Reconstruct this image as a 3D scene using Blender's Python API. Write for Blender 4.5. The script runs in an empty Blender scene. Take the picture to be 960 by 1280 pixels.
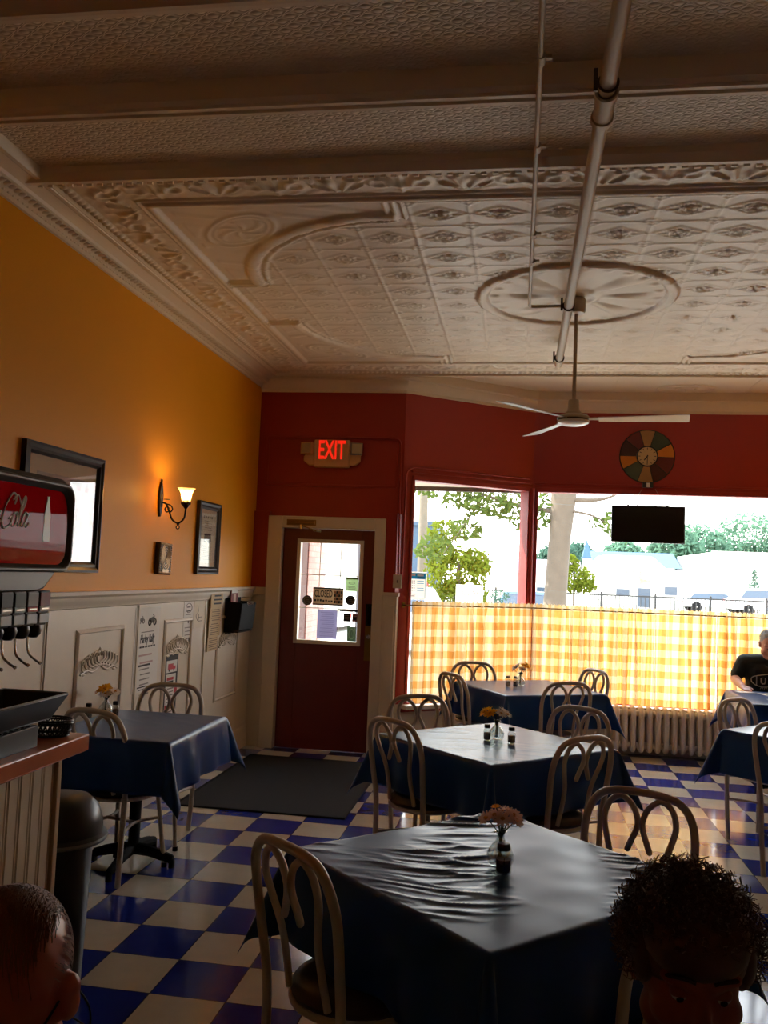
import bpy, math, random
import numpy as np
from mathutils import Vector, Matrix, noise
PI = math.pi
C = bpy.context.scene.collection
R = math.radians

# ------------------------------------------------------------------ materials
def lin(h):
    h = h.lstrip('#'); o = []
    for i in (0, 2, 4):
        c = int(h[i:i+2], 16)/255
        o.append(c/12.92 if c <= .04045 else ((c+.055)/1.055)**2.4)
    return (*o, 1.0)
MATS = {}
def mat(name, col, rough=.5, metal=0., spec=.5, var=.12, vscale=6., bump=0., bscale=40., coat=0., emit=0., sheen=0., trans=0.):
    if name in MATS: return MATS[name]
    m = bpy.data.materials.new(name); m.use_nodes = True; nt = m.node_tree; N = nt.nodes; L = nt.links
    b = N['Principled BSDF']
    c = lin(col) if isinstance(col, str) else (*col, 1)
    tc = N.new('ShaderNodeTexCoord'); nz = N.new('ShaderNodeTexNoise'); nz.inputs['Scale'].default_value = vscale
    nz.inputs['Detail'].default_value = 4
    L.new(tc.outputs['Object'], nz.inputs['Vector'])
    mx = N.new('ShaderNodeMix'); mx.data_type = 'RGBA'
    L.new(nz.outputs['Fac'], mx.inputs['Factor'])
    mx.inputs['A'].default_value = (*[x*(1-var) for x in c[:3]], 1)
    mx.inputs['B'].default_value = (*[min(1, x*(1+var)) for x in c[:3]], 1)
    L.new(mx.outputs['Result'], b.inputs['Base Color'])
    b.inputs['Roughness'].default_value = rough; b.inputs['Metallic'].default_value = metal
    b.inputs['Specular IOR Level'].default_value = spec; b.inputs['Coat Weight'].default_value = coat
    b.inputs['Coat Roughness'].default_value = .03
    if sheen: b.inputs['Sheen Weight'].default_value = sheen
    if emit:
        b.inputs['Emission Color'].default_value = c; b.inputs['Emission Strength'].default_value = emit
    if bump:
        n2 = N.new('ShaderNodeTexNoise'); n2.inputs['Scale'].default_value = bscale; n2.inputs['Detail'].default_value = 3
        L.new(tc.outputs['Object'], n2.inputs['Vector'])
        bp = N.new('ShaderNodeBump'); bp.inputs['Strength'].default_value = bump; bp.inputs['Distance'].default_value = .01
        L.new(n2.outputs['Fac'], bp.inputs['Height']); L.new(bp.outputs['Normal'], b.inputs['Normal'])
    MATS[name] = m; return m
def glassmat(name, tint=(1, 1, 1), refl=.06, rough=0.):
    m = bpy.data.materials.new(name); m.use_nodes = True; nt = m.node_tree; N = nt.nodes; L = nt.links
    N.remove(N['Principled BSDF']); out = N['Material Output']
    t = N.new('ShaderNodeBsdfTransparent'); t.inputs['Color'].default_value = (*tint, 1)
    g = N.new('ShaderNodeBsdfGlossy'); g.inputs['Roughness'].default_value = rough
    lw = N.new('ShaderNodeLayerWeight'); pw = N.new('ShaderNodeMath'); pw.operation = 'POWER'; pw.inputs[1].default_value = 4.
    L.new(lw.outputs['Facing'], pw.inputs[0])
    ma = N.new('ShaderNodeMath'); ma.operation = 'MULTIPLY_ADD'; ma.inputs[1].default_value = .7; ma.inputs[2].default_value = refl
    ma.use_clamp = True
    L.new(pw.outputs[0], ma.inputs[0])
    mx = N.new('ShaderNodeMixShader'); L.new(ma.outputs[0], mx.inputs[0]); L.new(t.outputs[0], mx.inputs[1]); L.new(g.outputs[0], mx.inputs[2])
    L.new(mx.outputs[0], out.inputs['Surface']); MATS[name] = m; return m
def sheetmat(name, col, tr=.55, var=.05):      # thin paper or petals: light shines through
    m = mat(name, col, .7, var=var); nt = m.node_tree
    if 'thin' in nt.nodes: return m
    t = nt.nodes.new('ShaderNodeBsdfTranslucent'); t.name = 'thin'; b = nt.nodes['Principled BSDF']; x = nt.nodes.new('ShaderNodeMixShader'); x.inputs[0].default_value = tr
    nt.links.new(b.inputs['Base Color'].links[0].from_socket, t.inputs['Color']); nt.links.new(b.outputs[0], x.inputs[1]); nt.links.new(t.outputs[0], x.inputs[2]); nt.links.new(x.outputs[0], nt.nodes['Material Output'].inputs['Surface']); return m
def emitmat(name, col, s):
    m = bpy.data.materials.new(name); m.use_nodes = True; nt = m.node_tree; N = nt.nodes
    N.remove(N['Principled BSDF']); e = N.new('ShaderNodeEmission'); e.inputs['Color'].default_value = lin(col); e.inputs['Strength'].default_value = s
    nt.links.new(e.outputs[0], N['Material Output'].inputs['Surface']); return m

# ------------------------------------------------------------------ mesh builder
def frame(o, x, y):
    x = Vector(x).normalized(); y = Vector(y).normalized(); z = x.cross(y)
    m = Matrix((x, y, z)).transposed().to_4x4(); m.translation = Vector(o); return m
TEXTC = {}
def text_geo(s, size, ext=.001, shear=0.):
    k = (s, size, ext, shear)
    if k in TEXTC: return TEXTC[k]
    cu = bpy.data.curves.new('t', 'FONT'); cu.body = s; cu.size = size; cu.extrude = ext; cu.align_x = 'CENTER'; cu.align_y = 'CENTER'; cu.shear = shear
    cu.resolution_u = 3; cu.offset = size*.02
    o = bpy.data.objects.new('t', cu); C.objects.link(o)
    dg = bpy.context.evaluated_depsgraph_get(); me = bpy.data.meshes.new_from_object(o.evaluated_get(dg))
    g = ([v.co.copy() for v in me.vertices], [tuple(p.vertices) for p in me.polygons])
    bpy.data.objects.remove(o); bpy.data.curves.remove(cu); bpy.data.meshes.remove(me)
    TEXTC[k] = g; return g
class MB:
    def __init__(s, m=None, T=None):
        s.V = []; s.F = []; s.MI = []; s.mats = [m] if m else []; s.cur = 0; s.T = T
    def m(s, m):
        if m not in s.mats: s.mats.append(m)
        s.cur = s.mats.index(m); return s
    def raw(s, vs, fs, T=None):
        b = len(s.V)
        M_ = s.T @ T if (s.T and T) else (T or s.T)
        if M_: vs = [M_ @ Vector(v) for v in vs]
        s.V += [tuple(v) for v in vs]
        s.F += [tuple(i+b for i in f) for f in fs]; s.MI += [s.cur]*len(fs); return s
    def box(s, x0, x1, y0, y1, z0, z1, T=None):
        v = [(x, y, z) for z in (z0, z1) for y in (y0, y1) for x in (x0, x1)]
        return s.raw(v, [(0, 2, 3, 1), (4, 5, 7, 6), (0, 1, 5, 4), (2, 6, 7, 3), (0, 4, 6, 2), (1, 3, 7, 5)], T)
    def tube(s, pts, r, n=10, closed=False, cap=True, T=None, flat=None):
        pts = [Vector(p) for p in pts]; k = len(pts); rs = r if isinstance(r, (list, tuple)) else [r]*k
        tg = []
        for i in range(k):
            a = pts[(i-1) % k] if (closed or i) else pts[0]; b = pts[(i+1) % k] if (closed or i < k-1) else pts[-1]
            d = (b-a); tg.append(d.normalized() if d.length > 1e-9 else Vector((0, 0, 1)))
        u = tg[0].orthogonal().normalized(); vs = []
        for i in range(k):
            u = (u - tg[i]*u.dot(tg[i]))
            u = u.normalized() if u.length > 1e-6 else tg[i].orthogonal().normalized()
            w = tg[i].cross(u)
            for j in range(n):
                a = 2*PI*j/n; vs.append(pts[i] + (u*math.cos(a) + w*math.sin(a))*rs[i])
        fs = []
        for i in range(k if closed else k-1):
            i2 = (i+1) % k
            for j in range(n):
                fs.append((i*n+j, i*n+(j+1) % n, i2*n+(j+1) % n, i2*n+j))
        if cap and not closed:
            fs.append(tuple(range(n))[::-1]); fs.append(tuple((k-1)*n+j for j in range(n)))
        return s.raw(vs, fs, T)
    def lathe(s, prof, n=24, c=(0, 0, 0), T=None, cap=True):
        vs = []; fs = []; k = len(prof); c = Vector(c)
        for r, z in prof:
            for j in range(n):
                a = 2*PI*j/n; vs.append(c+Vector((max(r, 1e-4)*math.cos(a), max(r, 1e-4)*math.sin(a), z)))
        for i in range(k-1):
            for j in range(n): fs.append((i*n+j, i*n+(j+1) % n, (i+1)*n+(j+1) % n, (i+1)*n+j))
        if cap: fs.append(tuple(range(n))[::-1]); fs.append(tuple((k-1)*n+j for j in range(n)))
        return s.raw(vs, fs, T)
    def prism(s, poly, z0, z1, T=None):
        k = len(poly); vs = [(x, y, z0) for x, y in poly]+[(x, y, z1) for x, y in poly]
        return s.raw(vs, [tuple(range(k))[::-1], tuple(range(k, 2*k))]+[(i, (i+1) % k, k+(i+1) % k, k+i) for i in range(k)], T)
    def sph(s, c, r, nu=20, nv=12, T=None):
        r = r if isinstance(r, (list, tuple)) else (r, r, r)
        vs = [(c[0], c[1], c[2]+r[2])]; fs = []
        for i in range(1, nv):
            t = PI*i/nv
            for j in range(nu):
                a = 2*PI*j/nu; vs.append((c[0]+r[0]*math.sin(t)*math.cos(a), c[1]+r[1]*math.sin(t)*math.sin(a), c[2]+r[2]*math.cos(t)))
        vs.append((c[0], c[1], c[2]-r[2])); e = len(vs)-1
        for j in range(nu):
            fs.append((0, 1+j, 1+(j+1) % nu)); fs.append((e, e-nu+(j+1) % nu, e-nu+j))
        for i in range(nv-2):
            for j in range(nu):
                a = 1+i*nu; fs.append((a+j, a+nu+j, a+nu+(j+1) % nu, a+(j+1) % nu))
        return s.raw(vs, fs, T)
    def cap2(s, a, b, ra, rb, n=14, T=None):
        s.sph(a, ra, n, 10, T); s.sph(b, rb, n, 10, T); return s.tube([a, b], [ra, rb], n, T=T)
    def text(s, body, size, T, ext=.001, shear=0.):
        v, f = text_geo(body, size, ext, shear); return s.raw(v, f, T)
    def mesh(s, name, smooth=35):
        me = bpy.data.meshes.new(name); me.from_pydata(s.V, [], s.F)
        for m in s.mats: me.materials.append(m)
        if len(s.mats) > 1: me.polygons.foreach_set('material_index', s.MI)
        me.update()
        if smooth:
            me.polygons.foreach_set('use_smooth', [True]*len(me.polygons)); me.set_sharp_from_angle(angle=R(smooth))
        return me
    def build(s, name, parent=None, loc=(0, 0, 0), rz=0, smooth=35, bevel=0., seg=2):
        o = bpy.data.objects.new(name, s.mesh(name, smooth)); C.objects.link(o)
        o.location = loc; o.rotation_euler = (0, 0, rz)
        if parent: o.parent = parent
        if bevel:
            b = o.modifiers.new('bevel', 'BEVEL'); b.width = bevel; b.segments = seg; b.limit_method = 'ANGLE'; b.angle_limit = R(40)
        return o
def tag(o, label, cat, group=None, kind=None):
    o['label'] = label; o['category'] = cat
    if group: o['group'] = group
    if kind: o['kind'] = kind
    return o
def thing(name, label, cat, loc=(0, 0, 0), rz=0, group=None):
    o = bpy.data.objects.new(name, None); C.objects.link(o); o.location = loc; o.rotation_euler = (0, 0, rz); o.empty_display_size = .1
    return tag(o, label, cat, group)
def struct(o):
    o['kind'] = 'structure'; return o
def kids(o): return [c for c in bpy.data.objects if c.parent == o]
def copy_tree(o, parent=None):
    c = o.copy(); C.objects.link(c)
    if parent: c.parent = parent
    for k in kids(o): copy_tree(k, c)
    return c
def dup(o, loc, rz, label, group=None):
    c = copy_tree(o); c.location = loc; c.rotation_euler = (0, 0, rz); c['label'] = label
    if group: c['group'] = group
    return c
def spline(pts, n=6, closed=False):
    P = [Vector(p if len(p) == 3 else (p[0], p[1], 0)) for p in pts]; out = []; k = len(P)
    for i in range(k if closed else k-1):
        p1, p2 = P[i], P[(i+1) % k]
        p0 = P[(i-1) % k] if (closed or i > 0) else p1; p3 = P[(i+2) % k] if (closed or i+2 < k) else p2
        for j in range(n):
            t = j/n
            out.append(.5*((2*p1)+(p2-p0)*t+(2*p0-5*p1+4*p2-p3)*t*t+(3*p1-p0-3*p2+p3)*t**3))
    if not closed: out.append(P[-1])
    return out

# ------------------------------------------------------------------ palette
cream = mat('cream_paint', '#d8cbb0', .45, var=.05)
tin = mat('tin_ceiling_paint', '#d9cab0', .42, var=.06, vscale=2.)
white_paint = mat('white_wood_paint', '#d9d0bd', .4, var=.05)
orange_paint = mat('orange_wall_paint', '#e69c10', .5, spec=.18, var=.05, vscale=1.5, bump=.05, bscale=120)
red_paint = mat('red_wall_paint', '#9c241b', .42, var=.07, vscale=2.)
door_red = mat('door_red_paint', '#6a1a12', .4, var=.06)
black_metal = mat('black_iron', '#17120f', .45, .4)
black_plastic = mat('black_plastic', '#0d0d0e', .35)
matte_black = mat('matte_black', '#0b0b0c', .75, spec=.2)
dark_wood = mat('black_frame_wood', '#14110f', .35)
steel = mat('brushed_steel', '#b9b7b0', .3, 1.)
chrome = mat('chrome', '#d8d8d8', .12, 1.)
brass = mat('old_brass', '#8a6a35', .35, .9)
paper = mat('white_paper', '#dcdad2', .7, var=.04)
ink = mat('black_ink', '#17171a', .7)
ink_red = mat('red_ink', '#b01828', .6)
ink_grey = mat('grey_ink', '#77746e', .7)
kraft = mat('tan_card', '#bfa57c', .75, var=.1)
glass = glassmat('clear_window_glass', refl=.05)
glass2 = glassmat('vase_glass', (.9, .94, .93), .16)
picglass = glassmat('picture_glass', (.98, .98, .98), .03)
navy = mat('navy_vinyl_cloth', '#0a3470', .30, spec=.32, var=.1, vscale=3.); navy.node_tree.nodes['Principled BSDF'].inputs['Specular Tint'].default_value = (.66, .92, .95, 1)
chair_paint = mat('taupe_metal_chair_paint', '#bdb2a0', .30, var=.08)
seat_vinyl = mat('dark_brown_vinyl', '#2a1d18', .35)
conduit_grey = mat('painted_pipe', '#b7a78c', .45, var=.08)

# ------------------------------------------------------------------ room
XL, XR, YB, YD, YW = -2.5, 3.1, -3.0, 8.1, 9.0
A = Vector((-1.1, 8.1, 0)); B = Vector((.1, 9.0, 0)); tAB = (B-A).normalized(); nOut = Vector((-tAB.y, tAB.x, 0)); LAB = (B-A).length
WF = frame(A, tAB, (0, 0, 1))          # x along angled wall, y up, z into the room
def floor_mat():
    m = bpy.data.materials.new('checker_vinyl_tile'); m.use_nodes = True; nt = m.node_tree; N = nt.nodes; L = nt.links; b = N['Principled BSDF']
    tc = N.new('ShaderNodeTexCoord'); mp = N.new('ShaderNodeMapping'); L.new(tc.outputs['Object'], mp.inputs['Vector'])
    s = 1/.3048
    mp.inputs['Location'].default_value = (1.67*s, -3.665*s, .5); mp.inputs['Scale'].default_value = (s, s, 0)
    ck = N.new('ShaderNodeTexChecker'); ck.inputs['Scale'].default_value = 1.
    L.new(mp.outputs[0], ck.inputs['Vector'])
    nz = N.new('ShaderNodeTexNoise'); nz.inputs['Scale'].default_value = 9; nz.inputs['Detail'].default_value = 8; L.new(tc.outputs['Object'], nz.inputs['Vector'])
    wn = N.new('ShaderNodeTexWhiteNoise'); wn.noise_dimensions = '2D'
    fl = N.new('ShaderNodeVectorMath'); fl.operation = 'FLOOR'; L.new(mp.outputs[0], fl.inputs[0]); L.new(fl.outputs[0], wn.inputs['Vector'])
    def two(a, c):
        mx = N.new('ShaderNodeMix'); mx.data_type = 'RGBA'; mx.inputs['A'].default_value = lin(a); mx.inputs['B'].default_value = lin(c)
        L.new(nz.outputs['Fac'], mx.inputs['Factor']); return mx
    wv = two('#c3bda8', '#dcd6c4'); bl = two('#182a86', '#243aa2')
    mx = N.new('ShaderNodeMix'); mx.data_type = 'RGBA'; L.new(ck.outputs['Fac'], mx.inputs['Factor'])
    L.new(bl.outputs['Result'], mx.inputs['A']); L.new(wv.outputs['Result'], mx.inputs['B'])
    # grout seams: thin dark lines
    sp = N.new('ShaderNodeSeparateXYZ'); L.new(mp.outputs[0], sp.inputs[0])
    def edge(sock):
        f = N.new('ShaderNodeMath'); f.operation = 'FRACT'; L.new(sock, f.inputs[0])
        a = N.new('ShaderNodeMath'); a.operation = 'SUBTRACT'; L.new(f.outputs[0], a.inputs[0]); a.inputs[1].default_value = .5
        ab = N.new('ShaderNodeMath'); ab.operation = 'ABSOLUTE'; L.new(a.outputs[0], ab.inputs[0]); return ab
    e1, e2 = edge(sp.outputs['X']), edge(sp.outputs['Y'])
    mxm = N.new('ShaderNodeMath'); mxm.operation = 'MAXIMUM'; L.new(e1.outputs[0], mxm.inputs[0]); L.new(e2.outputs[0], mxm.inputs[1])
    gt = N.new('ShaderNodeMath'); gt.operation = 'GREATER_THAN'; L.new(mxm.outputs[0], gt.inputs[0]); gt.inputs[1].default_value = .493
    mg = N.new('ShaderNodeMix'); mg.data_type = 'RGBA'; L.new(gt.outputs[0], mg.inputs['Factor']); L.new(mx.outputs['Result'], mg.inputs['A']); mg.inputs['B'].default_value = lin('#2a2a30')
    L.new(mg.outputs['Result'], b.inputs['Base Color'])
    rr = N.new('ShaderNodeMapRange'); L.new(wn.outputs['Value'], rr.inputs['Value']); rr.inputs['To Min'].default_value = .10; rr.inputs['To Max'].default_value = .17
    L.new(rr.outputs[0], b.inputs['Roughness'])
    bp = N.new('ShaderNodeBump'); bp.inputs['Strength'].default_value = .12; bp.inputs['Distance'].default_value = .004
    n3 = N.new('ShaderNodeTexNoise'); n3.inputs['Scale'].default_value = 5; L.new(tc.outputs['Object'], n3.inputs['Vector']); L.new(n3.outputs['Fac'], bp.inputs['Height'])
    L.new(bp.outputs['Normal'], b.inputs['Normal'])
    return m
f = MB(floor_mat()); f.raw([(XL-.1, YB-.1, 0), (XR+.1, YB-.1, 0), (XR+.1, 9.05, 0), (.1, 9.05, 0), (-1.1, 8.15, 0), (XL-.1, 8.15, 0)] , [tuple(range(6))])
f.raw([(XL-.1, YB-.1, -.12), (XR+.1, YB-.1, -.12), (XR+.1, 9.05, -.12), (.1, 9.05, -.12), (-1.1, 8.15, -.12), (XL-.1, 8.15, -.12)], [(5, 4, 3, 2, 1, 0)])
struct(f.build('floor', smooth=0))

# left wall: orange above, panelled wainscot below
w = MB(orange_paint); w.box(XL-.15, XL, YB, YD+.15, 1.40, 3.75)
w.m(white_paint).box(XL-.15, XL, YB, YD+.15, -.1, 1.40); struct(w.build('wall_left', smooth=0))
ZC = 1.475
t = MB(white_paint)      # wainscot cap moulding: stepped profile run along the wall
prof = [(0, 1.375), (.012, 1.38), (.016, 1.40), (.026, 1.415), (.03, 1.44), (.05, 1.455), (.052, ZC), (0, ZC)]
t.prism([(x, z) for x, z in prof], -(YD-.0), -YB, frame((XL, 0, 0), (1, 0, 0), (0, 0, 1)))
struct(t.build('trim_1', smooth=25))
t = MB(white_paint); t.prism([(0, 0), (.02, 0), (.02, .16), (.012, .185), (0, .19)], -YD, -YB, frame((XL, 0, 0), (1, 0, 0), (0, 0, 1)))
struct(t.build('baseboard_left', smooth=25))
def panel_frame(y0, y1, z0, z1, name, orn=True):
    t = MB(white_paint); pr = [(-.014, 0), (-.014, .008), (-.006, .016), (.004, .012), (.012, .006), (.014, 0)]
    P = [(y0, z0), (y1, z0), (y1, z1), (y0, z1)]; vs = []; fs = []
    dg = [(-1, -1), (1, -1), (1, 1), (-1, 1)]
    for (y, z), (dy, dz) in zip(P, dg):
        for o, h in pr: vs.append((XL+h, y+dy*o, z+dz*o))
    k = len(pr)
    for i in range(4):
        for j in range(k-1): fs.append((i*k+j, ((i+1) % 4)*k+j, ((i+1) % 4)*k+j+1, i*k+j+1))
    t.raw(vs, fs); o = struct(t.build(name, smooth=20))
    if orn:                        # carved scroll-and-leaf ornament under the top rail
        g = MB(white_paint); cy, cz = (y0+y1)/2, z1-.175; wd = (y1-y0)*.40
        F = frame((XL+.001, cy, cz), (0, 1, 0), (0, 0, 1)); rnd = random.Random(3)
        for sgn in (-1, 1):
            for i in range(6):
                a = i/5; x = sgn*wd*(.12+.8*a); zz = .04*(1-a*a)-.03
                g.tube([Vector(p) for p in spline([(x-sgn*.03, zz-.035, .003), (x+sgn*.012, zz-.012, .007), (x+sgn*.012, zz+.03, .007), (x-sgn*.016, zz+.035, .006), (x-sgn*.01, zz+.01, .004)], 4)], .0055, 6, T=F)
                g.sph((x-sgn*.02, zz-.045, .002), (.022, .010, .007), 10, 6, T=F)
            g.tube(spline([(sgn*.02, -.045, .004), (sgn*wd*.4, -.07, .006), (sgn*wd*.7, -.055, .006), (sgn*wd, -.075, .004)], 5), .006, 6, T=F)
        for i in range(5): g.sph(((i-2)*.02, .035+.010*(2-abs(i-2)), .002), (.008, .018, .007), 10, 6, T=F)
        g.build('carved_ornament', o)
panel_frame(4.78, 5.37, .42, 1.24, 'trim_2'); panel_frame(6.05, 6.56, .42, 1.24, 'trim_3'); panel_frame(7.17, 7.72, .53, 1.22, 'trim_4'); panel_frame(3.35, 3.95, .42, 1.24, 'trim_5')
for i, y in enumerate((4.45, 5.60, 6.87)):
    t = MB(white_paint); t.box(XL, XL+.009, y-.012, y+.012, .19, 1.375); t.box(XL, XL+.005, y-.03, y-.02, .19, 1.375); struct(t.build('trim_%d' % (6+i), bevel=.003))

# door wall with opening
DX0, DX1, DZ = -2.215, -1.335, 2.04
w = MB(red_paint)
w.box(XL-.1, DX0, YD, YD+.15, ZC, 3.75); w.box(DX1, A.x, YD, YD+.15, ZC, 3.75); w.box(DX0, DX1, YD, YD+.15, DZ, 3.75)
w.m(white_paint).box(XL-.1, DX0, YD, YD+.15, -.1, ZC); w.box(DX1, A.x, YD, YD+.15, -.1, ZC)
struct(w.build('wall_door', smooth=0))
w = MB(red_paint)        # raised mouldings over the door
for z in (2.45, 2.90): w.box(XL+.09, A.x-.06, YD-.012, YD, z-.012, z+.012)
for x in (XL+.09, A.x-.06): w.box(x-.012, x+.012, YD-.012, YD, 2.45, 2.90)
w.box(XL, DX0-.13, YD-.05, YD, ZC, 2.19)
w.raw([(-1.235, YD, ZC), (-1.10, YD, ZC), (-1.235, YD-.06, ZC), (-1.13, YD-.06, ZC), (-1.235, YD, 2.2), (-1.10, YD, 2.2), (-1.235, YD-.06, 2.2), (-1.13, YD-.06, 2.2)],
      [(2, 3, 7, 6), (3, 1, 5, 7), (0, 2, 6, 4), (4, 6, 7, 5), (0, 1, 3, 2)])
struct(w.build('trim_9', bevel=.004))
w = MB(white_paint)      # door casing and wainscot piers
w.box(DX0-.135, DX0, YD-.075, YD+.08, 0, DZ+.11); w.box(DX1, DX1+.10, YD-.075, YD+.08, 0, DZ+.11); w.box(DX0, DX1, YD-.075, YD+.08, DZ, DZ+.11)
struct(w.build('trim_10', bevel=.006))
w = MB(white_paint)
w.box(-1.235, -1.105, YD-.085, YD, 0, 1.44); w.box(-1.245, -1.09, YD-.10, YD, 1.44, ZC); w.box(-1.215, -1.125, YD-.09, YD-.08, .22, 1.36)
w.box(XL, DX0-.135, YD-.02, YD, 0, .19); w.box(XL, DX0-.135, YD-.05, YD, 1.40, ZC)
struct(w.build('trim_11', bevel=.005))

# angled wall + window wall
def wallpieces(mb, F, L_, s0, s1, th=.15, z0=.46, z1=2.55):
    mb.m(red_paint).box(0, s0, z0, 3.75, -th, 0, F); mb.box(s1, L_, z0, 3.75, -th, 0, F); mb.box(s0, s1, z1, 3.75, -th, 0, F)
    mb.m(white_paint).box(0, L_, -.1, z0, -th, 0, F)
w = MB(red_paint); wallpieces(w, WF, LAB, .105, LAB-.04); struct(w.build('wall_angled', smooth=0))
WF2 = frame((B.x, YW, 0), (1, 0, 0), (0, 0, 1))
w = MB(red_paint); wallpieces(w, WF2, XR-B.x, .035, XR-B.x-.12); struct(w.build('wall_window', smooth=0))
for i, (F, s0, s1) in enumerate(((WF, .105, LAB-.04), (WF2, .035, XR-B.x-.12))):
    g = MB(glass); g.box(s0, s1, .46, 2.55, -.073, -.067, F); pane = struct(g.build('window_%d' % (i+1), smooth=0))
    g = MB(red_paint)
    for a, b in ((s0-.01, s0+.02), (s1-.02, s1+.01)): g.box(a, b, .46, 2.56, -.10, .012, F)
    g.box(s0-.01, s1+.01, 2.525, 2.57, -.10, .018, F); g.box(s0-.01, s1+.01, .44, .475, -.10, .012, F)
    g.box(s0-.02, s1+.02, 2.60, 2.62, -.01, .014, F)
    struct(g.build('window_frame', pane, bevel=.004))
    g = MB(white_paint); g.box(max(s0-.06, .01), s1, .425, .46, -.02, .13, F); g.m(red_paint).box(max(s0-.06, .01), s1, .39, .425, -.02, .03, F)
    struct(g.build('window_sill', pane, bevel=.005))
g = MB(white_paint); g.box(0, LAB, 0, .15, 0, .018, WF); g.box(0, XR-B.x, 0, .15, 0, .018, WF2); struct(g.build('baseboard_front', bevel=.005))
w = MB(red_paint); w.tube([(B.x-.01, YW-.015, .46), (B.x-.01, YW-.015, 2.56)], .03, 12); struct(w.build('trim_12'))
# side and back walls (out of frame)
w = MB(orange_paint); w.box(XR, XR+.15, YB, YW+.15, 1.4, 3.75); w.m(white_paint).box(XR, XR+.15, YB, YW+.15, -.1, 1.4); struct(w.build('wall_right', smooth=0))
w = MB(orange_paint); w.box(XL-.15, XR+.15, YB-.15, YB, 1.4, 3.75); w.m(white_paint).box(XL-.15, XR+.15, YB-.15, YB, -.1, 1.4); struct(w.build('wall_back', smooth=0))

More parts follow.
